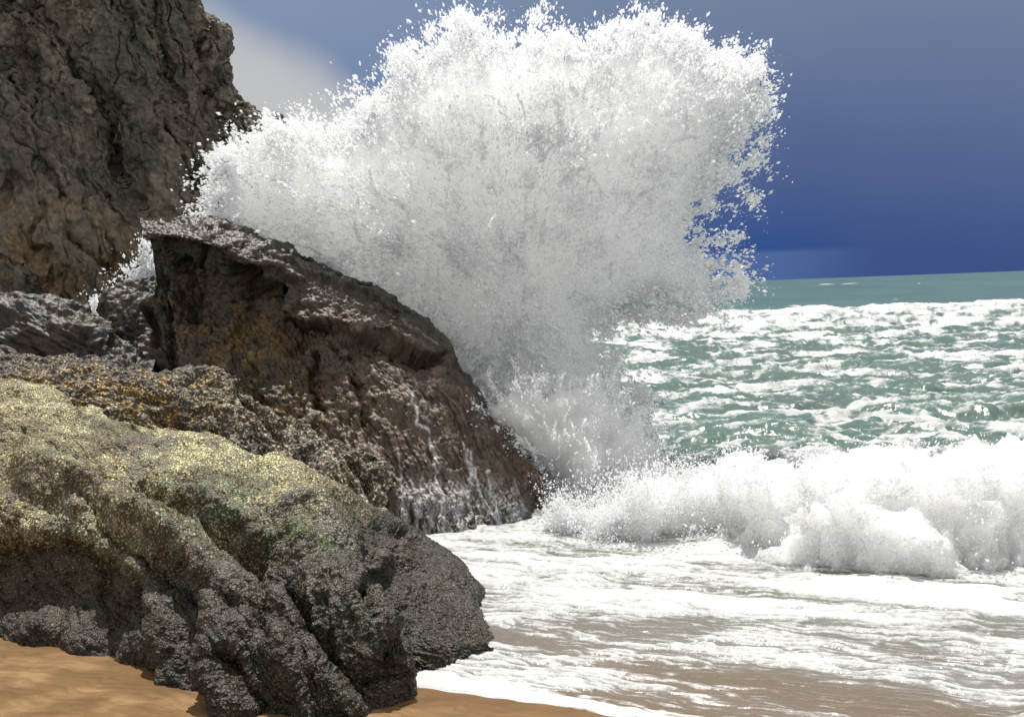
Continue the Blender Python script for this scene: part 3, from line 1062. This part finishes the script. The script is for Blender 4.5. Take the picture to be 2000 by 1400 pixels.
def sea():
    nr, nc = 1150, 1250
    # rows closer together where the picture needs them
    iy = np.linspace(1 / 7.0, 1 / 9000.0, nr)
    Yr = 1 / iy
    tcol = np.linspace(-1.0, 1.0, nc)
    tcol = np.sign(tcol) * (np.abs(tcol) ** 1.25) * 1.15
    x = Yr[:, None] * (tcol[None, :] + .05)
    y = np.repeat(Yr[:, None], nc, 1)
    s, t = shore_st(x, y)
    z0 = np.zeros_like(x)
    q = np.stack([x, y, z0], -1).astype(np.float32)
    wx = fbm(q / 3.0, 3, 5)
    wy = fbm(q / 3.0, 3, 15)
    wfx = fbm(q / .5, 3, 25)
    near = 1 - sstep(4.2, 6.5, s)                        # wash
    mid = sstep(4.5, 7.5, s) * (1 - sstep(55, 75, y))    # foamy water between the breakers
    far = sstep(52, 75, y)
    # ---- height
    z = .015 + 0 * x
    a = ridged(np.stack([(x + 1.6 * wx) / 4.2, (y + 1.8 * wy) / 2.3, z0], -1), 4, 6, gain=.5)
    z = z + mid * (.36 * a)
    z = z + mid * .10 * ridged(np.stack([(x + .5 * wfx + .5 * wx) / 1.5, (y + .5 * wx + .3 * wfx) / .7, z0], -1), 4, 36, gain=.55)
    b = fbm(np.stack([x / 16.0, y / 9.0, z0], -1), 4, 8)
    z = z + far * (.28 * b + .16 * fbm(np.stack([x / 5.0, y / 2.6, z0], -1), 3, 9) * (1 - sstep(150, 500, y)))
    ys = swell_y(x)
    e = y - ys
    amp = 1.32 * (1 + .10 * perlin(np.stack([x / 7.0, z0, z0], -1), 50) + .05 * perlin(np.stack([x / 2.2, z0, z0], -1), 51))
    amp = amp * sstep(-24, -4, x + .12 * y * 0)
    crest = np.where(e > 0, np.exp(-(e / 9.0) ** 2), 1 / (1 + (e / 7.0) ** 2) * sstep(-34, -10, e))
    z = z + amp * crest
    rip = ridged(np.stack([(t + .25 * wfx) / .85, (s + .08 * wfx) / .16, z0], -1), 3, 44)
    big = ridged(np.stack([(t + .8 * wx) / 2.2, (s + .5 * wy) / .75, z0], -1), 3, 46)
    z = z + near * (.018 * rip * sstep(0, .6, s) + .06 * big * sstep(1.2, 3.2, s))
    bank = np.maximum(0, .35 * (-s))
    z = z - bank
    # ---- foam
    n_web = ridged(np.stack([(x + 1.1 * wx + .25 * wfx) / 1.25, (y + 1.6 * wy + .2 * wfx) / 1.1, z0], -1), 5, 60, gain=.7)
    n_pat = fbm(np.stack([x / 3.2, y / 4.5, z0], -1), 3, 62)
    n_web2 = ridged(np.stack([(x + .5 * wx + .3 * wfx) / .62, (y + .7 * wy + .3 * wfx) / .5, z0], -1), 3, 61, gain=.7)
    l1 = np.exp(-(perlin(np.stack([(x + 1.1 * wx + .3 * wfx) / 2.6, (y + 1.5 * wy + .25 * wfx) / 1.7, z0], -1), 67) / .13) ** 2)
    l2 = np.exp(-(perlin(np.stack([(x + .8 * wx + .3 * wfx) / 1.1, (y + 1.0 * wy + .3 * wfx) / .75, z0], -1), 68) / .15) ** 2)
    l3 = np.exp(-(perlin(np.stack([(x + .3 * wx + .3 * wfx) / .5, (y + .4 * wy + .3 * wfx) / .36, z0], -1), 69) / .2) ** 2)
    patch = sstep(.0, .55, fbm(np.stack([(x + .8 * wx) / 2.6, (y + wy) / 2.4, z0], -1), 4, 71, gain=.6))
    f_mid = .30 * l1 + .26 * l2 + .14 * l3 + .22 * n_web + .16 * n_web2 + .30 * patch + .22 * (a - .35)
    f_mid = f_mid + .42 * np.exp(-((e + .3) / 1.8) ** 2) + .18 * np.exp(-((e + 5) / 4) ** 2)
    f_mid = f_mid + .25 * (1 - sstep(14, 22, y))
    mm = (mid > .9)
    m5 = mm & (y < 50)
    f_mid = .455 + .19 * (f_mid - np.percentile(f_mid[m5], 47)) / f_mid[m5].std()
    st = ridged(np.stack([(t + .35 * wfx + .4 * wx) / 1.1, (s + .10 * wfx + .12 * wx) / .13, z0], -1), 4, 64, gain=.6)
    pa = fbm(np.stack([(t + .5 * wx) / 1.9, s / .55, z0], -1), 4, 66)
    st2 = ridged(np.stack([(t + .2 * wfx + .3 * wx) / .5, (s + .04 * wfx + .08 * wx) / .055, z0], -1), 3, 65, gain=.6)
    f_near = .34 + .42 * st + .5 * pa + .34 * st2
    dense = sstep(1.7, 3.0, s + .5 * wx)
    nm = (near > .9) & (s > .1)
    f_near = f_near - np.median(f_near[nm])
    f_near = .43 + .22 * f_near / f_near[nm].std()
    ld1 = np.exp(-(perlin(np.stack([(t + .4 * wfx + .4 * wx) / 1.0, (s + .09 * wfx + .12 * wx) / .12, z0], -1), 95) / .14) ** 2)
    ld2 = np.exp(-(perlin(np.stack([(t + .2 * wfx + .3 * wx) / .42, (s + .04 * wfx + .1 * wx) / .05, z0], -1), 96) / .16) ** 2)
    f_near = .525 + .55 * (f_near - .43) - .26 * ld1 * (1 - .5 * dense) - .2 * ld2 * (1 - .7 * dense)
    f_near = f_near + .10 * dense
    bare = np.exp(-((s - .85 + .06 * (t - 2.5)) / .45) ** 2) * sstep(.8, 1.8, t)
    f_near = f_near - .065 * bare
    f_near = f_near + .8 * np.exp(-((s - .05) / .07) ** 2) + .5 * np.exp(-(s / .25) ** 2) * sstep(2.5, .5, t)
    f_far = -.2 + 0 * x
    for cx, cy, rx, ry in [(.265 * 560, 560, 5.0, 44), (.335 * 400, 400, .9, 9), (.275 * 120, 120, .8, 2), (.23 * 140, 140, .7, 3), (.2 * 115, 115, .6, 1.5), (.31 * 150, 150, .5, 2)]:
        f_far = np.maximum(f_far, 1.0 * np.exp(-((x - cx) / rx) ** 2 - ((y - cy) / ry) ** 2))
    foam = f_mid * mid + f_near * near + f_far * far + .5 * np.maximum(0, 1 - mid - near - far)
    foam = np.where(near + mid > .99, foam, foam)
    foam = np.where(far > 0, np.maximum(foam, f_mid * (1 - sstep(0, 5, e)) * (y < 70)), foam)
    z = z + .02 * sstep(.4, .7, foam) * (y < 60) * sstep(.0, .3, s)
    # ---- colour of the water: sandy in the wash, green offshore
    dp = sstep(.6, 6.0, s)
    col = mixc((.125, .09, .06), (.10, .105, .08), sstep(.3, 3.2, s))
    milk = near * sstep(.1, .5, s) * (1 - .9 * np.clip(bare, 0, 1)) * (1 - sstep(3.2, 4.5, s))
    col = mixc(col, (.16, .155, .15), milk * (.45 + .5 * sstep(-.3, .4, pa)))
    col = mixc(col, (.08, .118, .105), sstep(4, 9, s))
    col = mixc(col, (.075, .135, .108), sstep(60, 130, y))
    col = mixc(col, (.08, .15, .125), mid * sstep(.35, .8, a) * .5)
    fv = fbm(np.stack([x / 45, y / 150, z0], -1), 3, 99) + .8 * fbm(np.stack([x / 7, y / 34, z0], -1), 3, 100)
    col = col * (1 + .16 * far * np.clip(fv, -1.5, 1.5))[..., None]  # light and dark of far wave slopes, put into the water colour
    co = np.stack([x, y, z], -1)
    keep = (s[:-1, :-1] > -.7)
    fc = grid_faces(nr, nc, keep)
    co2, fc2, foam2, col2 = compact(co.reshape(-1, 3), fc, (foam.reshape(-1), col.reshape(-1, 3)))
    o = mesh_obj('sea', co2, fc2[:, ::-1], MAT_SEA, attrs={'foam': foam2}, cols={'tint': col2})
    tag(o, kind='structure')


# ------------------------------------------------------------------ spray
OCT_V = np.array([(1, 0, 0), (-1, 0, 0), (0, 1, 0), (0, -1, 0), (0, 0, 1), (0, 0, -1)], np.float32)
OCT_F = np.array([(0, 2, 4), (2, 1, 4), (1, 3, 4), (3, 0, 4), (2, 0, 5), (1, 2, 5), (3, 1, 5), (0, 3, 5)], np.int32)


def droplets(name, pos, rad, direc, parent, elong=(1.0, 2.6)):
    n = len(pos)
    rng = np.random.default_rng(n)
    z = direc / (np.linalg.norm(direc, axis=1, keepdims=True) + 1e-9)
    z = z + .35 * rng.normal(size=z.shape)
    z /= np.linalg.norm(z, axis=1, keepdims=True)
    r = rng.normal(size=z.shape)
    xx = np.cross(z, r)
    xx /= np.linalg.norm(xx, axis=1, keepdims=True) + 1e-9
    yy = np.cross(z, xx)
    el = rng.uniform(elong[0], elong[1], n)
    v = (OCT_V[None, :, 0:1] * xx[:, None] * rad[:, None, None] + OCT_V[None, :, 1:2] * yy[:, None] * rad[:, None, None]
         + OCT_V[None, :, 2:3] * z[:, None] * (rad * el)[:, None, None]) + pos[:, None]
    f = OCT_F[None] + (np.arange(n) * 6)[:, None, None]
    o = mesh_obj(name, v.reshape(-1, 3), f.reshape(-1, 3), MAT_DROP, parent)
    tag(o, kind='stuff')
    return o


def splash(name, label, core, outer, Y0, thick, src, n_rim, n_skin, parent_loc, rim=45.0, seed=0, res=1.9, fingers=120, mat=None, rad=(.006, .030), lump=1.0, tilt=0.0):
    """a burst of white water: a torn, lumpy body inside a cloud of drops.  Outlines are
    where the burst ends as seen from the beach; it stands at distance Y0 and is `thick` deep."""
    rng = np.random.default_rng(100 + seed)
    root = empty(name, parent_loc)
    tag(root, label, 'splash')
    bpy.context.view_layer.update()
    ax = np.array(core + outer, float)
    x0, x1, y0, y1 = ax[:, 0].min() - 60, ax[:, 0].max() + 60, ax[:, 1].min() - 60, ax[:, 1].max() + 60
    gx, gy = np.meshgrid(np.arange(x0, x1, res), np.arange(y0, y1, res))
    sd = sdf(gx, gy, core)
    k = Y0 / F
    q0 = np.stack([gx * k, gy * k, gx * 0], -1).astype(np.float32)
    rx, ry = gx - src[0], gy - src[1]
    ang = np.arctan2(ry, rx)
    rr = np.hypot(rx, ry)
    stre = fbm(np.stack([ang * 7, rr / 160.0, ang * 0], -1), 3, 70 + seed)
    sdn = sd + 16 * fbm(q0 / .9, 4, 1 + seed) + 12 * fbm(q0 / .16, 4, 2 + seed) + 12 * stre
    T = thick * np.sqrt(np.clip(1 - (1 - np.clip(sdn / 210.0, 0, 1)) ** 2, 0, 1))
    # torn lumps on the surface
    q = q0 + np.stack([.35 * fbm(q0 / .8, 3, 5 + seed), .35 * fbm(q0 / .8, 3, 6 + seed), 0 * gx], -1)
    lum = (-.8 * ridged(q / 1.7, 2, 7 + seed) + .6 - .22 * (1 - 2 * np.abs(perlin(q / .55, 9 + seed))) + .10 * ridged(q / .2, 3, 11 + seed) + .05 * fbm(q / .07, 2, 13 + seed))
    rad_st = .16 * ridged(np.stack([ang * 13, rr / 220.0, rr * 0 + 1.7], -1), 3, 15 + seed)
    edge = sstep(-5, 60, sdn)
    dep = T + (lum + rad_st - .25) * edge * lump
    Yf = Y0 + tilt * (gy - src[1]) - dep
    Yb = Y0 + tilt * (gy - src[1]) + dep * .9
    ins = sdn > 0
    fm = ins[:-1, :-1] & ins[1:, :-1] & ins[1:, 1:] & ins[:-1, 1:]
    wf = P(gx, gy, Yf)
    # the back is built at the same world x,z so that it keeps its size seen from elsewhere
    wb = P(gx, gy, Y0 + tilt * (gy - src[1]) + 0 * gx)
    wb[..., 1] = Yb
    nr, nc = gx.shape
    # points all of whose four cells are kept lie inside; the others form the shared rim
    cell = np.zeros((nr + 1, nc + 1), bool)
    cell[1:-1, 1:-1] = fm
    inner = cell[:-1, :-1] & cell[1:, :-1] & cell[:-1, 1:] & cell[1:, 1:]
    wr = P(gx, gy, Y0 + tilt * (gy - src[1]) + 0 * gx)
    wf = np.where(inner[..., None], wf, wr)
    gap = (wb[..., 1] - wf[..., 1]) < .004
    wb[..., 1] = np.where(gap, wf[..., 1] + .004, wb[..., 1])
    ff = grid_faces(nr, nc, fm)
    bi = np.arange(nr * nc)
    bi = np.where(inner.ravel(), bi + nr * nc, bi)
    co = np.concatenate([wf.reshape(-1, 3), wb.reshape(-1, 3)])
    fa = np.concatenate([ff, bi[ff[:, ::-1]]])
    co2, fa2 = compact(co, fa)
    mesh_obj('foam_body', co2, fa2, mat or MAT_MIST, root)
    # ---- drops
    pos, rd, dr = [], [], []

    def vel(px, py):
        dx, dz = px - src[0], -(py - src[1])
        v = np.stack([dx, 0 * dx, dz], -1) / 300.0
        v[:, 1] = -.3
        v[:, 2] -= .35
        return v

    sdo = sdf(gx, gy, outer)
    # rim: falls off from the body out to the outer outline and a little beyond
    clump = fbm(q0 / .32, 4, 31 + seed) + .8 * stre
    dout = np.clip(-sdn, 0, None)
    span = np.clip(sdo, 0, None) + dout + 1e-3
    fr = dout / np.maximum(span, 14)
    dens = np.exp(-dout / rim) * np.exp(-np.clip(-sdo, 0, None) / 13.0) * np.exp(2.5 * clump)
    dens = np.where(sdn > 25, 0, dens)
    c = np.cumsum(dens.ravel())
    idx = np.searchsorted(c, rng.uniform(0, c[-1], n_rim))
    px = gx.ravel()[idx] + rng.uniform(-1, 1, n_rim) * res
    py = gy.ravel()[idx] + rng.uniform(-1, 1, n_rim) * res
    Yd = Y0 + tilt * (py - src[1]) + rng.normal(size=n_rim) * thick * .33
    pos.append(P(px, py, Yd))
    rd.append(rng.uniform(0, 1, n_rim) ** 3.2 * (rad[1] - rad[0]) * .95 + rad[0] * .8)
    dr.append(vel(px, py))
    # skin: drops lying off the body towards every side in view
    dk = np.where(ins, np.exp(1.9 * fbm(q0 / .6, 5, 33 + seed, gain=.65) + 1.2 * stre), 0)
    c = np.cumsum(dk.ravel())
    idx = np.searchsorted(c, rng.uniform(0, c[-1], n_skin))
    px = gx.ravel()[idx] + rng.uniform(-1, 1, n_skin) * res
    py = gy.ravel()[idx] + rng.uniform(-1, 1, n_skin) * res
    off = rng.exponential(.11, n_skin)
    back = rng.uniform(size=n_skin) < .12
    Yd = np.where(back, Yb.ravel()[idx] + off, Yf.ravel()[idx] - off)
    pos.append(P(px, py, Yd))
    rd.append((rng.uniform(0, 1, n_skin) ** 6 * (rad[1] - rad[0]) * .9 + rad[0] * .75))
    dr.append(vel(px, py))
    # fingers: strings of drops torn off the rim
    ei = np.argwhere((np.abs(sdn) < 3).ravel() & (gy.ravel() < src[1])).ravel()
    for _ in range(fingers):
        j = rng.choice(ei)
        x, y = gx.ravel()[j], gy.ravel()[j]
        a = math.atan2(y - src[1], x - src[0]) + rng.normal() * .25
        ln = min(rng.exponential(18) + 8, 70)
        m = int(18 + ln * 1.6)
        tt = rng.uniform(0, 1, m) ** 1.2
        bend = rng.normal() * .5
        wv = rng.uniform(2.5, 6.0)
        fx = x + np.cos(a + bend * tt) * ln * tt + rng.normal(size=m) * wv * (1 - .4 * tt)
        fy = y + np.sin(a + bend * tt) * ln * tt + rng.normal(size=m) * wv * (1 - .4 * tt)
        yy = Y0 + tilt * (y - src[1]) + rng.normal() * thick * .25 + rng.normal(size=m) * .05
        pos.append(P(fx, fy, yy))
        rd.append((rng.uniform(.3, 1, m) * (1 - .55 * tt)) * rad[1] * 1.15)
        dr.append(np.stack([np.cos(a) + 0 * tt, 0 * tt, -np.sin(a) + 0 * tt], -1))
    # strands: stretched strings and torn sheets of water inside the burst
    ii = np.argwhere((sdn > 12).ravel()).ravel()
    for _ in range(int(fingers * .5)):
        j = rng.choice(ii)
        x, y = gx.ravel()[j], gy.ravel()[j]
        a = math.atan2(y - src[1], x - src[0]) + rng.normal() * .35
        ln = rng.uniform(25, 95) * rim / 48
        m = int(25 + ln * 1.6)
        tt = rng.uniform(0, 1, m)
        bend = rng.normal() * .6
        wv = rng.uniform(1.5, 8.0) * rim / 48
        fx = x + np.cos(a + bend * tt) * ln * (tt - .5) + rng.normal(size=m) * wv * (1.1 - tt)
        fy = y + np.sin(a + bend * tt) * ln * (tt - .5) + rng.normal(size=m) * wv * (1.1 - tt)
        gi = np.clip(((fy - y0) / res).astype(int), 0, nr - 1)
        gj = np.clip(((fx - x0) / res).astype(int), 0, nc - 1)
        yy = Yf[gi, gj] - .05 - rng.exponential(.1) - rng.normal(size=m) * .03
        ok = ins[gi, gj]
        pos.append(P(fx, fy, yy)[ok])
        rd.append(((rng.uniform(.2, 1, m) ** 3) * rad[1] * .7 + rad[0] * .5)[ok])
        dr.append(np.stack([np.cos(a) + 0 * tt, 0 * tt, -np.sin(a) + 0 * tt], -1)[ok])
    droplets('spray', np.concatenate(pos), np.concatenate(rd), np.concatenate(dr), root)
    return root


def splashes():
    core = [(430, 425), (440, 392), (436, 350), (446, 315), (475, 292), (500, 290), (530, 282), (580, 266), (620, 270), (655, 280), (700, 258), (735, 215),
            (775, 190), (815, 150), (850, 122), (890, 100), (925, 92), (960, 110), (1000, 112), (1040, 98), (1080, 92), (1120, 106), (1165, 108), (1205, 98),
            (1245, 72), (1290, 82), (1335, 98), (1370, 128), (1420, 140), (1462, 148), (1462, 200), (1435, 240), (1405, 300), (1378, 350), (1348, 400),
            (1335, 450), (1355, 505), (1398, 545), (1370, 575), (1290, 575), (1210, 590), (1165, 640), (1180, 690), (1215, 730), (1230, 790), (1200, 860),
            (1080, 900), (960, 800), (850, 700), (700, 590), (560, 520), (480, 470)]
    outer = [(395, 430), (425, 390), (420, 345), (426, 303), (458, 286), (488, 268), (515, 262), (545, 252), (580, 240), (620, 244), (650, 250), (688, 228), (705, 185),
             (745, 150), (780, 95), (830, 70), (868, 45), (898, 14), (925, 18), (942, 45), (985, 65), (1038, 74), (1055, 34), (1078, 62), (1110, 74), (1160, 72), (1200, 62),
             (1235, 32), (1292, 48), (1345, 62), (1375, 95), (1425, 110), (1480, 118), (1492, 180), (1492, 250), (1485, 330), (1470, 400), (1450, 460), (1440, 510),
             (1452, 552), (1410, 605), (1300, 618), (1215, 620), (1190, 650), (1225, 700), (1262, 760), (1270, 830), (1230, 890), (1080, 920), (940, 800), (850, 700), (700, 590), (560, 520), (480, 470)]
    splash('wave_splash', 'huge white burst of spray thrown high above the dark wedge rock', core, outer, 19.6, 1.9, (1000, 640), 165000, 80000,
           (0.6, 19.6, 0), rim=48, seed=0, fingers=260)
    core = [(950, 800), (985, 770), (1040, 758), (1100, 765), (1150, 760), (1200, 790), (1245, 830), (1275, 880), (1285, 930), (1240, 965), (1170, 985), (1110, 1020), (1085, 1010),
            (1078, 980), (1070, 930), (1020, 880)]
    outer = [(925, 775), (975, 745), (1040, 735), (1100, 742), (1150, 735), (1215, 770), (1270, 815), (1310, 870), (1330, 920), (1290, 975), (1180, 1010), (1110, 1050), (1055, 1040), (1030, 980),
             (1000, 900), (950, 830)]
    splash('wave_splash', 'lower cloud of spray boiling up beside the waterline of the wedge rock', core, outer, 16.6, 1.0, (1120, 1000), 20000, 3000,
           (1.0, 16.6, 0), rad=(.004, .02), mat=MAT_MIST_LOW, rim=24, seed=20, fingers=90, lump=.8)
    core = [(262, 560), (275, 520), (290, 492), (303, 505), (318, 560), (320, 640), (250, 640)]
    outer = [(225, 570), (240, 530), (270, 500), (290, 478), (310, 500), (322, 560), (322, 650), (185, 650), (190, 600)]
    splash('wave_splash', 'small white splash seen through the gap under the overhang', core, outer, 20.6, .35, (290, 660), 7000, 3000,
           (-6, 20.6, 0), rim=30, seed=40, fingers=20, lump=.3)
    core = [(165, 720), (172, 650), (190, 600), (205, 590), (214, 620), (214, 720)]
    outer = [(150, 720), (165, 640), (185, 580), (205, 565), (220, 620), (220, 720)]
    splash('wave_splash', 'narrow white splash behind the low blackish slab at the cliff foot', core, outer, 20.9, .3, (195, 720), 4000, 1500,
           (-6.9, 20.9, 0), rim=24, seed=60, fingers=16, lump=.3)


def breaker():
    base = [(1060, 1046), (1110, 1055), (1180, 1068), (1250, 1078), (1330, 1066), (1420, 1088), (1560, 1116), (1700, 1128), (1880, 1134), (2060, 1134), (2400, 1130)]
    top = [(1075, 1030), (1120, 1005), (1180, 985), (1255, 955), (1330, 925), (1430, 895), (1540, 902), (1690, 890), (1850, 876), (2040, 868), (2400, 855)]
    cols = []
    for (bx, by), (tx, ty) in zip(base, top):
        Yb = YZ(bx, by, .02)
        h = by - ty
        cols.append([(tx + 4, ty + 6, Yb + 1.5), (tx + 2, ty, Yb + 1.05), (tx, ty + .10 * h, Yb + .62), (tx + (bx - tx) * .35, ty + .38 * h, Yb + .36), (tx + (bx - tx) * .7, ty + .72 * h, Yb + .2), (bx, by, Yb)])
    g, px, py, isb = loft(cols, 900, 300, 2.6, bottom=-.25)
    p = g.astype(np.float32)
    u = np.stack([.3 * fbm(p / .6, 3, 5), .3 * fbm(p / .6, 3, 6), .3 * fbm(p / .6, 3, 7)], -1)
    q = p + u
    hgt = sstep(1060, 1400, px)
    big = 1 - 2 * np.abs(perlin(q / .75, 8))
    d = (-.24 * big * (.45 + .55 * hgt) - .10 * (1 - 2 * np.abs(perlin(q / .4, 9))) + .10 * ridged(q / .26, 4, 10, gain=.6) + .02 * fbm(q / .05, 2, 11)) - .02
    wob = fbm(p / .6, 3, 17) * 40
    for cx, cy, rx, ry, dep in [(1390, 1015, 55, 45, .42), (1735, 965, 45, 36, .38), (1560, 990, 30, 40, .2), (1240, 1040, 60, 20, .12), (1850, 1010, 45, 50, .2), (1480, 1060, 60, 22, .2)]:
        d -= dep * np.exp(-((px + wob - cx) / rx) ** 2 - ((py + wob * .6 - cy) / ry) ** 2)
    for cx, cy, rx, ry, dep in [(1640, 1000, 75, 60, .3), (1530, 1070, 60, 35, .25), (1290, 985, 55, 35, .2), (1800, 1060, 70, 45, .2), (1460, 960, 50, 30, .2)]:
        d += dep * np.exp(-((px + wob - cx) / rx) ** 2 - ((py + wob * .6 - cy) / ry) ** 2)
    d *= (1 - .8 * isb * sstep(0, 1, (g[..., 1] - 15) / 2.0))
    root = empty('breaking_wave', (3.2, 13.5, 0))
    tag(root, 'white breaking wave tumbling towards the beach at the right', 'wave')
    n = normals(g)
    g2 = g + n * d[..., None]
    g2[..., 2] = np.maximum(g2[..., 2], -.4)
    # foam coat thins out on the back and in the hollows, where green water shows
    gr = sstep(.05, .5, fbm(p / .45, 4, 71) + .25) * 0
    hol = np.zeros_like(px)
    for cx, cy, rx, ry in [(1385, 1020, 48, 36), (1738, 962, 40, 30), (1520, 925, 90, 16), (1780, 905, 80, 12)]:
        hol = np.maximum(hol, np.exp(-((px + wob - cx) / rx) ** 2 - ((py + wob * .6 - cy) / ry) ** 2))
    mesh_obj('foam_body', g2, grid_faces(*px.shape), MAT_FROTH, root)
    rng = np.random.default_rng(5)
    # drops thrown up from the crest and off the face
    nf = 36000
    wgt = np.exp(2.6 * fbm(p / .4, 4, 81)) * (1 - isb) * (1.2 - sstep(0, 170, py - np.interp(px, [t[0] for t in top], [t[1] for t in top])))
    wgt *= (1 + 1.5 * (1 - sstep(1150, 1500, px)))
    c = np.cumsum(np.clip(wgt, 0.02, None).ravel())
    idx = np.searchsorted(c, rng.uniform(0, c[-1], nf))
    off = rng.exponential(.06, nf) * (1 + 1.2 * (1 - sstep(1150, 1450, px.ravel()[idx])))
    nn = n.reshape(-1, 3)[idx]
    pos = g2.reshape(-1, 3)[idx] + nn * off[:, None] + rng.normal(size=(nf, 3)) * .025
    pos[:, 2] += rng.exponential(.045, nf)
    rad = rng.uniform(0, 1, nf) ** 3 * .012 + .003
    droplets('spray', pos, rad, np.stack([rng.normal(size=nf), -1 + 0 * off, 1.0 + 0 * off], -1), root)
    # strings of water flung from the crest
    return root


# ------------------------------------------------------------------ light
def sky_and_sun():
    wld = bpy.data.worlds.new('World')
    scene.world = wld
    wld.use_nodes = True
    nt = wld.node_tree
    nt.nodes.clear()
    L = nt.links
    out = N(nt, 'ShaderNodeOutputWorld')
    bg = N(nt, 'ShaderNodeBackground')
    bg.inputs['Strength'].default_value = 0.1
    L.new(bg.outputs[0], out.inputs['Surface'])
    sky = N(nt, 'ShaderNodeTexSky', sky_type='NISHITA')
    sky.sun_disc = False
    sky.sun_elevation = SUN_EL
    sky.sun_rotation = SUN_AZ
    tc = N(nt, 'ShaderNodeTexCoord')
    sp = N(nt, 'ShaderNodeSeparateXYZ')
    L.new(tc.outputs['Generated'], sp.inputs[0])

    def M(op, a, b=None, c=None):
        n = N(nt, 'ShaderNodeMath', operation=op)
        for i, v in enumerate((a, b, c)):
            if v is None:
                continue
            if isinstance(v, (int, float)):
                n.inputs[i].default_value = v
            else:
                L.new(v, n.inputs[i])
        return n.outputs[0]

    def MR(v, a, b):
        n = N(nt, 'ShaderNodeMapRange', interpolation_type='SMOOTHSTEP')
        n.inputs['From Min'].default_value = a
        n.inputs['From Max'].default_value = b
        L.new(v, n.inputs['Value'])
        return n.outputs['Result']

    def MX(f, a, b):
        n = N(nt, 'ShaderNodeMix', data_type='RGBA')
        L.new(f, n.inputs['Factor'])
        for s, v in (('A', a), ('B', b)):
            if isinstance(v, tuple):
                n.inputs[s].default_value = v
            else:
                L.new(v, n.inputs[s])
        return n.outputs['Result']

    def S(r, g, b):
        lin = [((c / 255 + .055) / 1.055) ** 2.4 for c in (r, g, b)]
        return (lin[0] * SKY_K, lin[1] * SKY_K, lin[2] * SKY_K, 1)

    yy = M('MAXIMUM', sp.outputs['Y'], .05)
    u = M('DIVIDE', sp.outputs['X'], yy)
    v = M('DIVIDE', sp.outputs['Z'], yy)
    nz = N(nt, 'ShaderNodeTexNoise')
    nz.inputs['Scale'].default_value = 5.0
    nz.inputs['Detail'].default_value = 4
    nz.inputs['Roughness'].default_value = .45
    L.new(tc.outputs['Generated'], nz.inputs['Vector'])
    nn = M('SUBTRACT', nz.outputs['Fac'], .5)
    uw = M('MULTIPLY_ADD', nn, .16, u)
    vw = M('MULTIPLY_ADD', nn, .10, v)
    # storm bank: deep blue low at the right, greyer above and to the left
    colr = MX(MR(vw, .055, .26), MX(MR(vw, .0, .085), MX(MR(uw, .20, .29), S(48, 79, 140), S(62, 82, 134)), S(78, 97, 142)), S(116, 132, 160))
    coll = MX(MR(vw, .06, .26), S(104, 124, 168), S(130, 148, 176))
    col = MX(MR(uw, .22, -.16), colr, coll)
    # paler rain band just above the horizon
    band = M('MULTIPLY', MR(v, .026, .020), MR(uw, .30, .20))
    col = MX(M('MULTIPLY', band, .75), col, S(86, 111, 160))
    # white cloud behind the cliff
    du = M('DIVIDE', M('ADD', uw, .190), .135)
    dv = M('DIVIDE', M('SUBTRACT', M('MULTIPLY_ADD', u, .62, vw), .028), .066)
    r2 = M('ADD', M('MULTIPLY', du, du), M('MULTIPLY', dv, dv))
    cl = MR(r2, 1.9, .05)
    col = MX(M('MULTIPLY', cl, .95), col, S(194, 195, 196))
    # the storm fills the sky in front, daylight and fill cloud overhead and behind
    mask = M('MULTIPLY', MR(sp.outputs['Y'], .1, .45), MR(v, 1.1, .35))
    # unseen white cloud added over the rest of the sky as neutral fill
    n3 = N(nt, 'ShaderNodeTexNoise')
    n3.inputs['Scale'].default_value = 2.2
    n3.inputs['Detail'].default_value = 5
    L.new(tc.outputs['Generated'], n3.inputs['Vector'])
    day = MX(MR(n3.outputs['Fac'], .31, .50), sky.outputs['Color'], (CLOUD_FILL_K * 1.0, CLOUD_FILL_K * .98, CLOUD_FILL_K * .95, 1))
    fin = MX(mask, day, col)
    L.new(fin, bg.inputs['Color'])

    sd = bpy.data.lights.new('sun', 'SUN')
    sd.energy = SUN_E
    sd.angle = math.radians(.5)
    sd.color = (1, .96, .89)
    so = bpy.data.objects.new('sun', sd)
    C.objects.link(so)
    d = Vector((math.cos(SUN_EL) * math.sin(SUN_AZ), math.cos(SUN_EL) * math.cos(SUN_AZ), math.sin(SUN_EL)))
    so.rotation_euler = d.to_track_quat('Z', 'Y').to_euler()
    so.location = d * 60


SUN_EL = math.radians(66)
SUN_AZ = math.radians(-8)    # from +Y towards +X
SUN_E = 5.0
EXPO = 0.27
CLOUD_FILL_K = 7.4
SKY_K = 10.0 / 2 ** EXPO

sky_and_sun()
sand()
sea()
front_rock()
main_rock()
middle_rock()
small_rocks()
cliff()
splashes()
breaker()

vs = scene.view_settings
vs.view_transform = 'Standard'
vs.look = 'None'
vs.exposure = EXPO
vs.gamma = 1.0
scene.render.engine = 'CYCLES'
cy = scene.cycles
cy.use_denoising = True
cy.denoiser = 'OPENIMAGEDENOISE'
cy.volume_bounces = 18
cy.max_bounces = 18
cy.diffuse_bounces = 10
cy.transmission_bounces = 10
cy.transparent_max_bounces = 16
cy.use_adaptive_sampling = False
cy.caustics_reflective = False
cy.caustics_refractive = False
cy.sample_clamp_indirect = 6.0
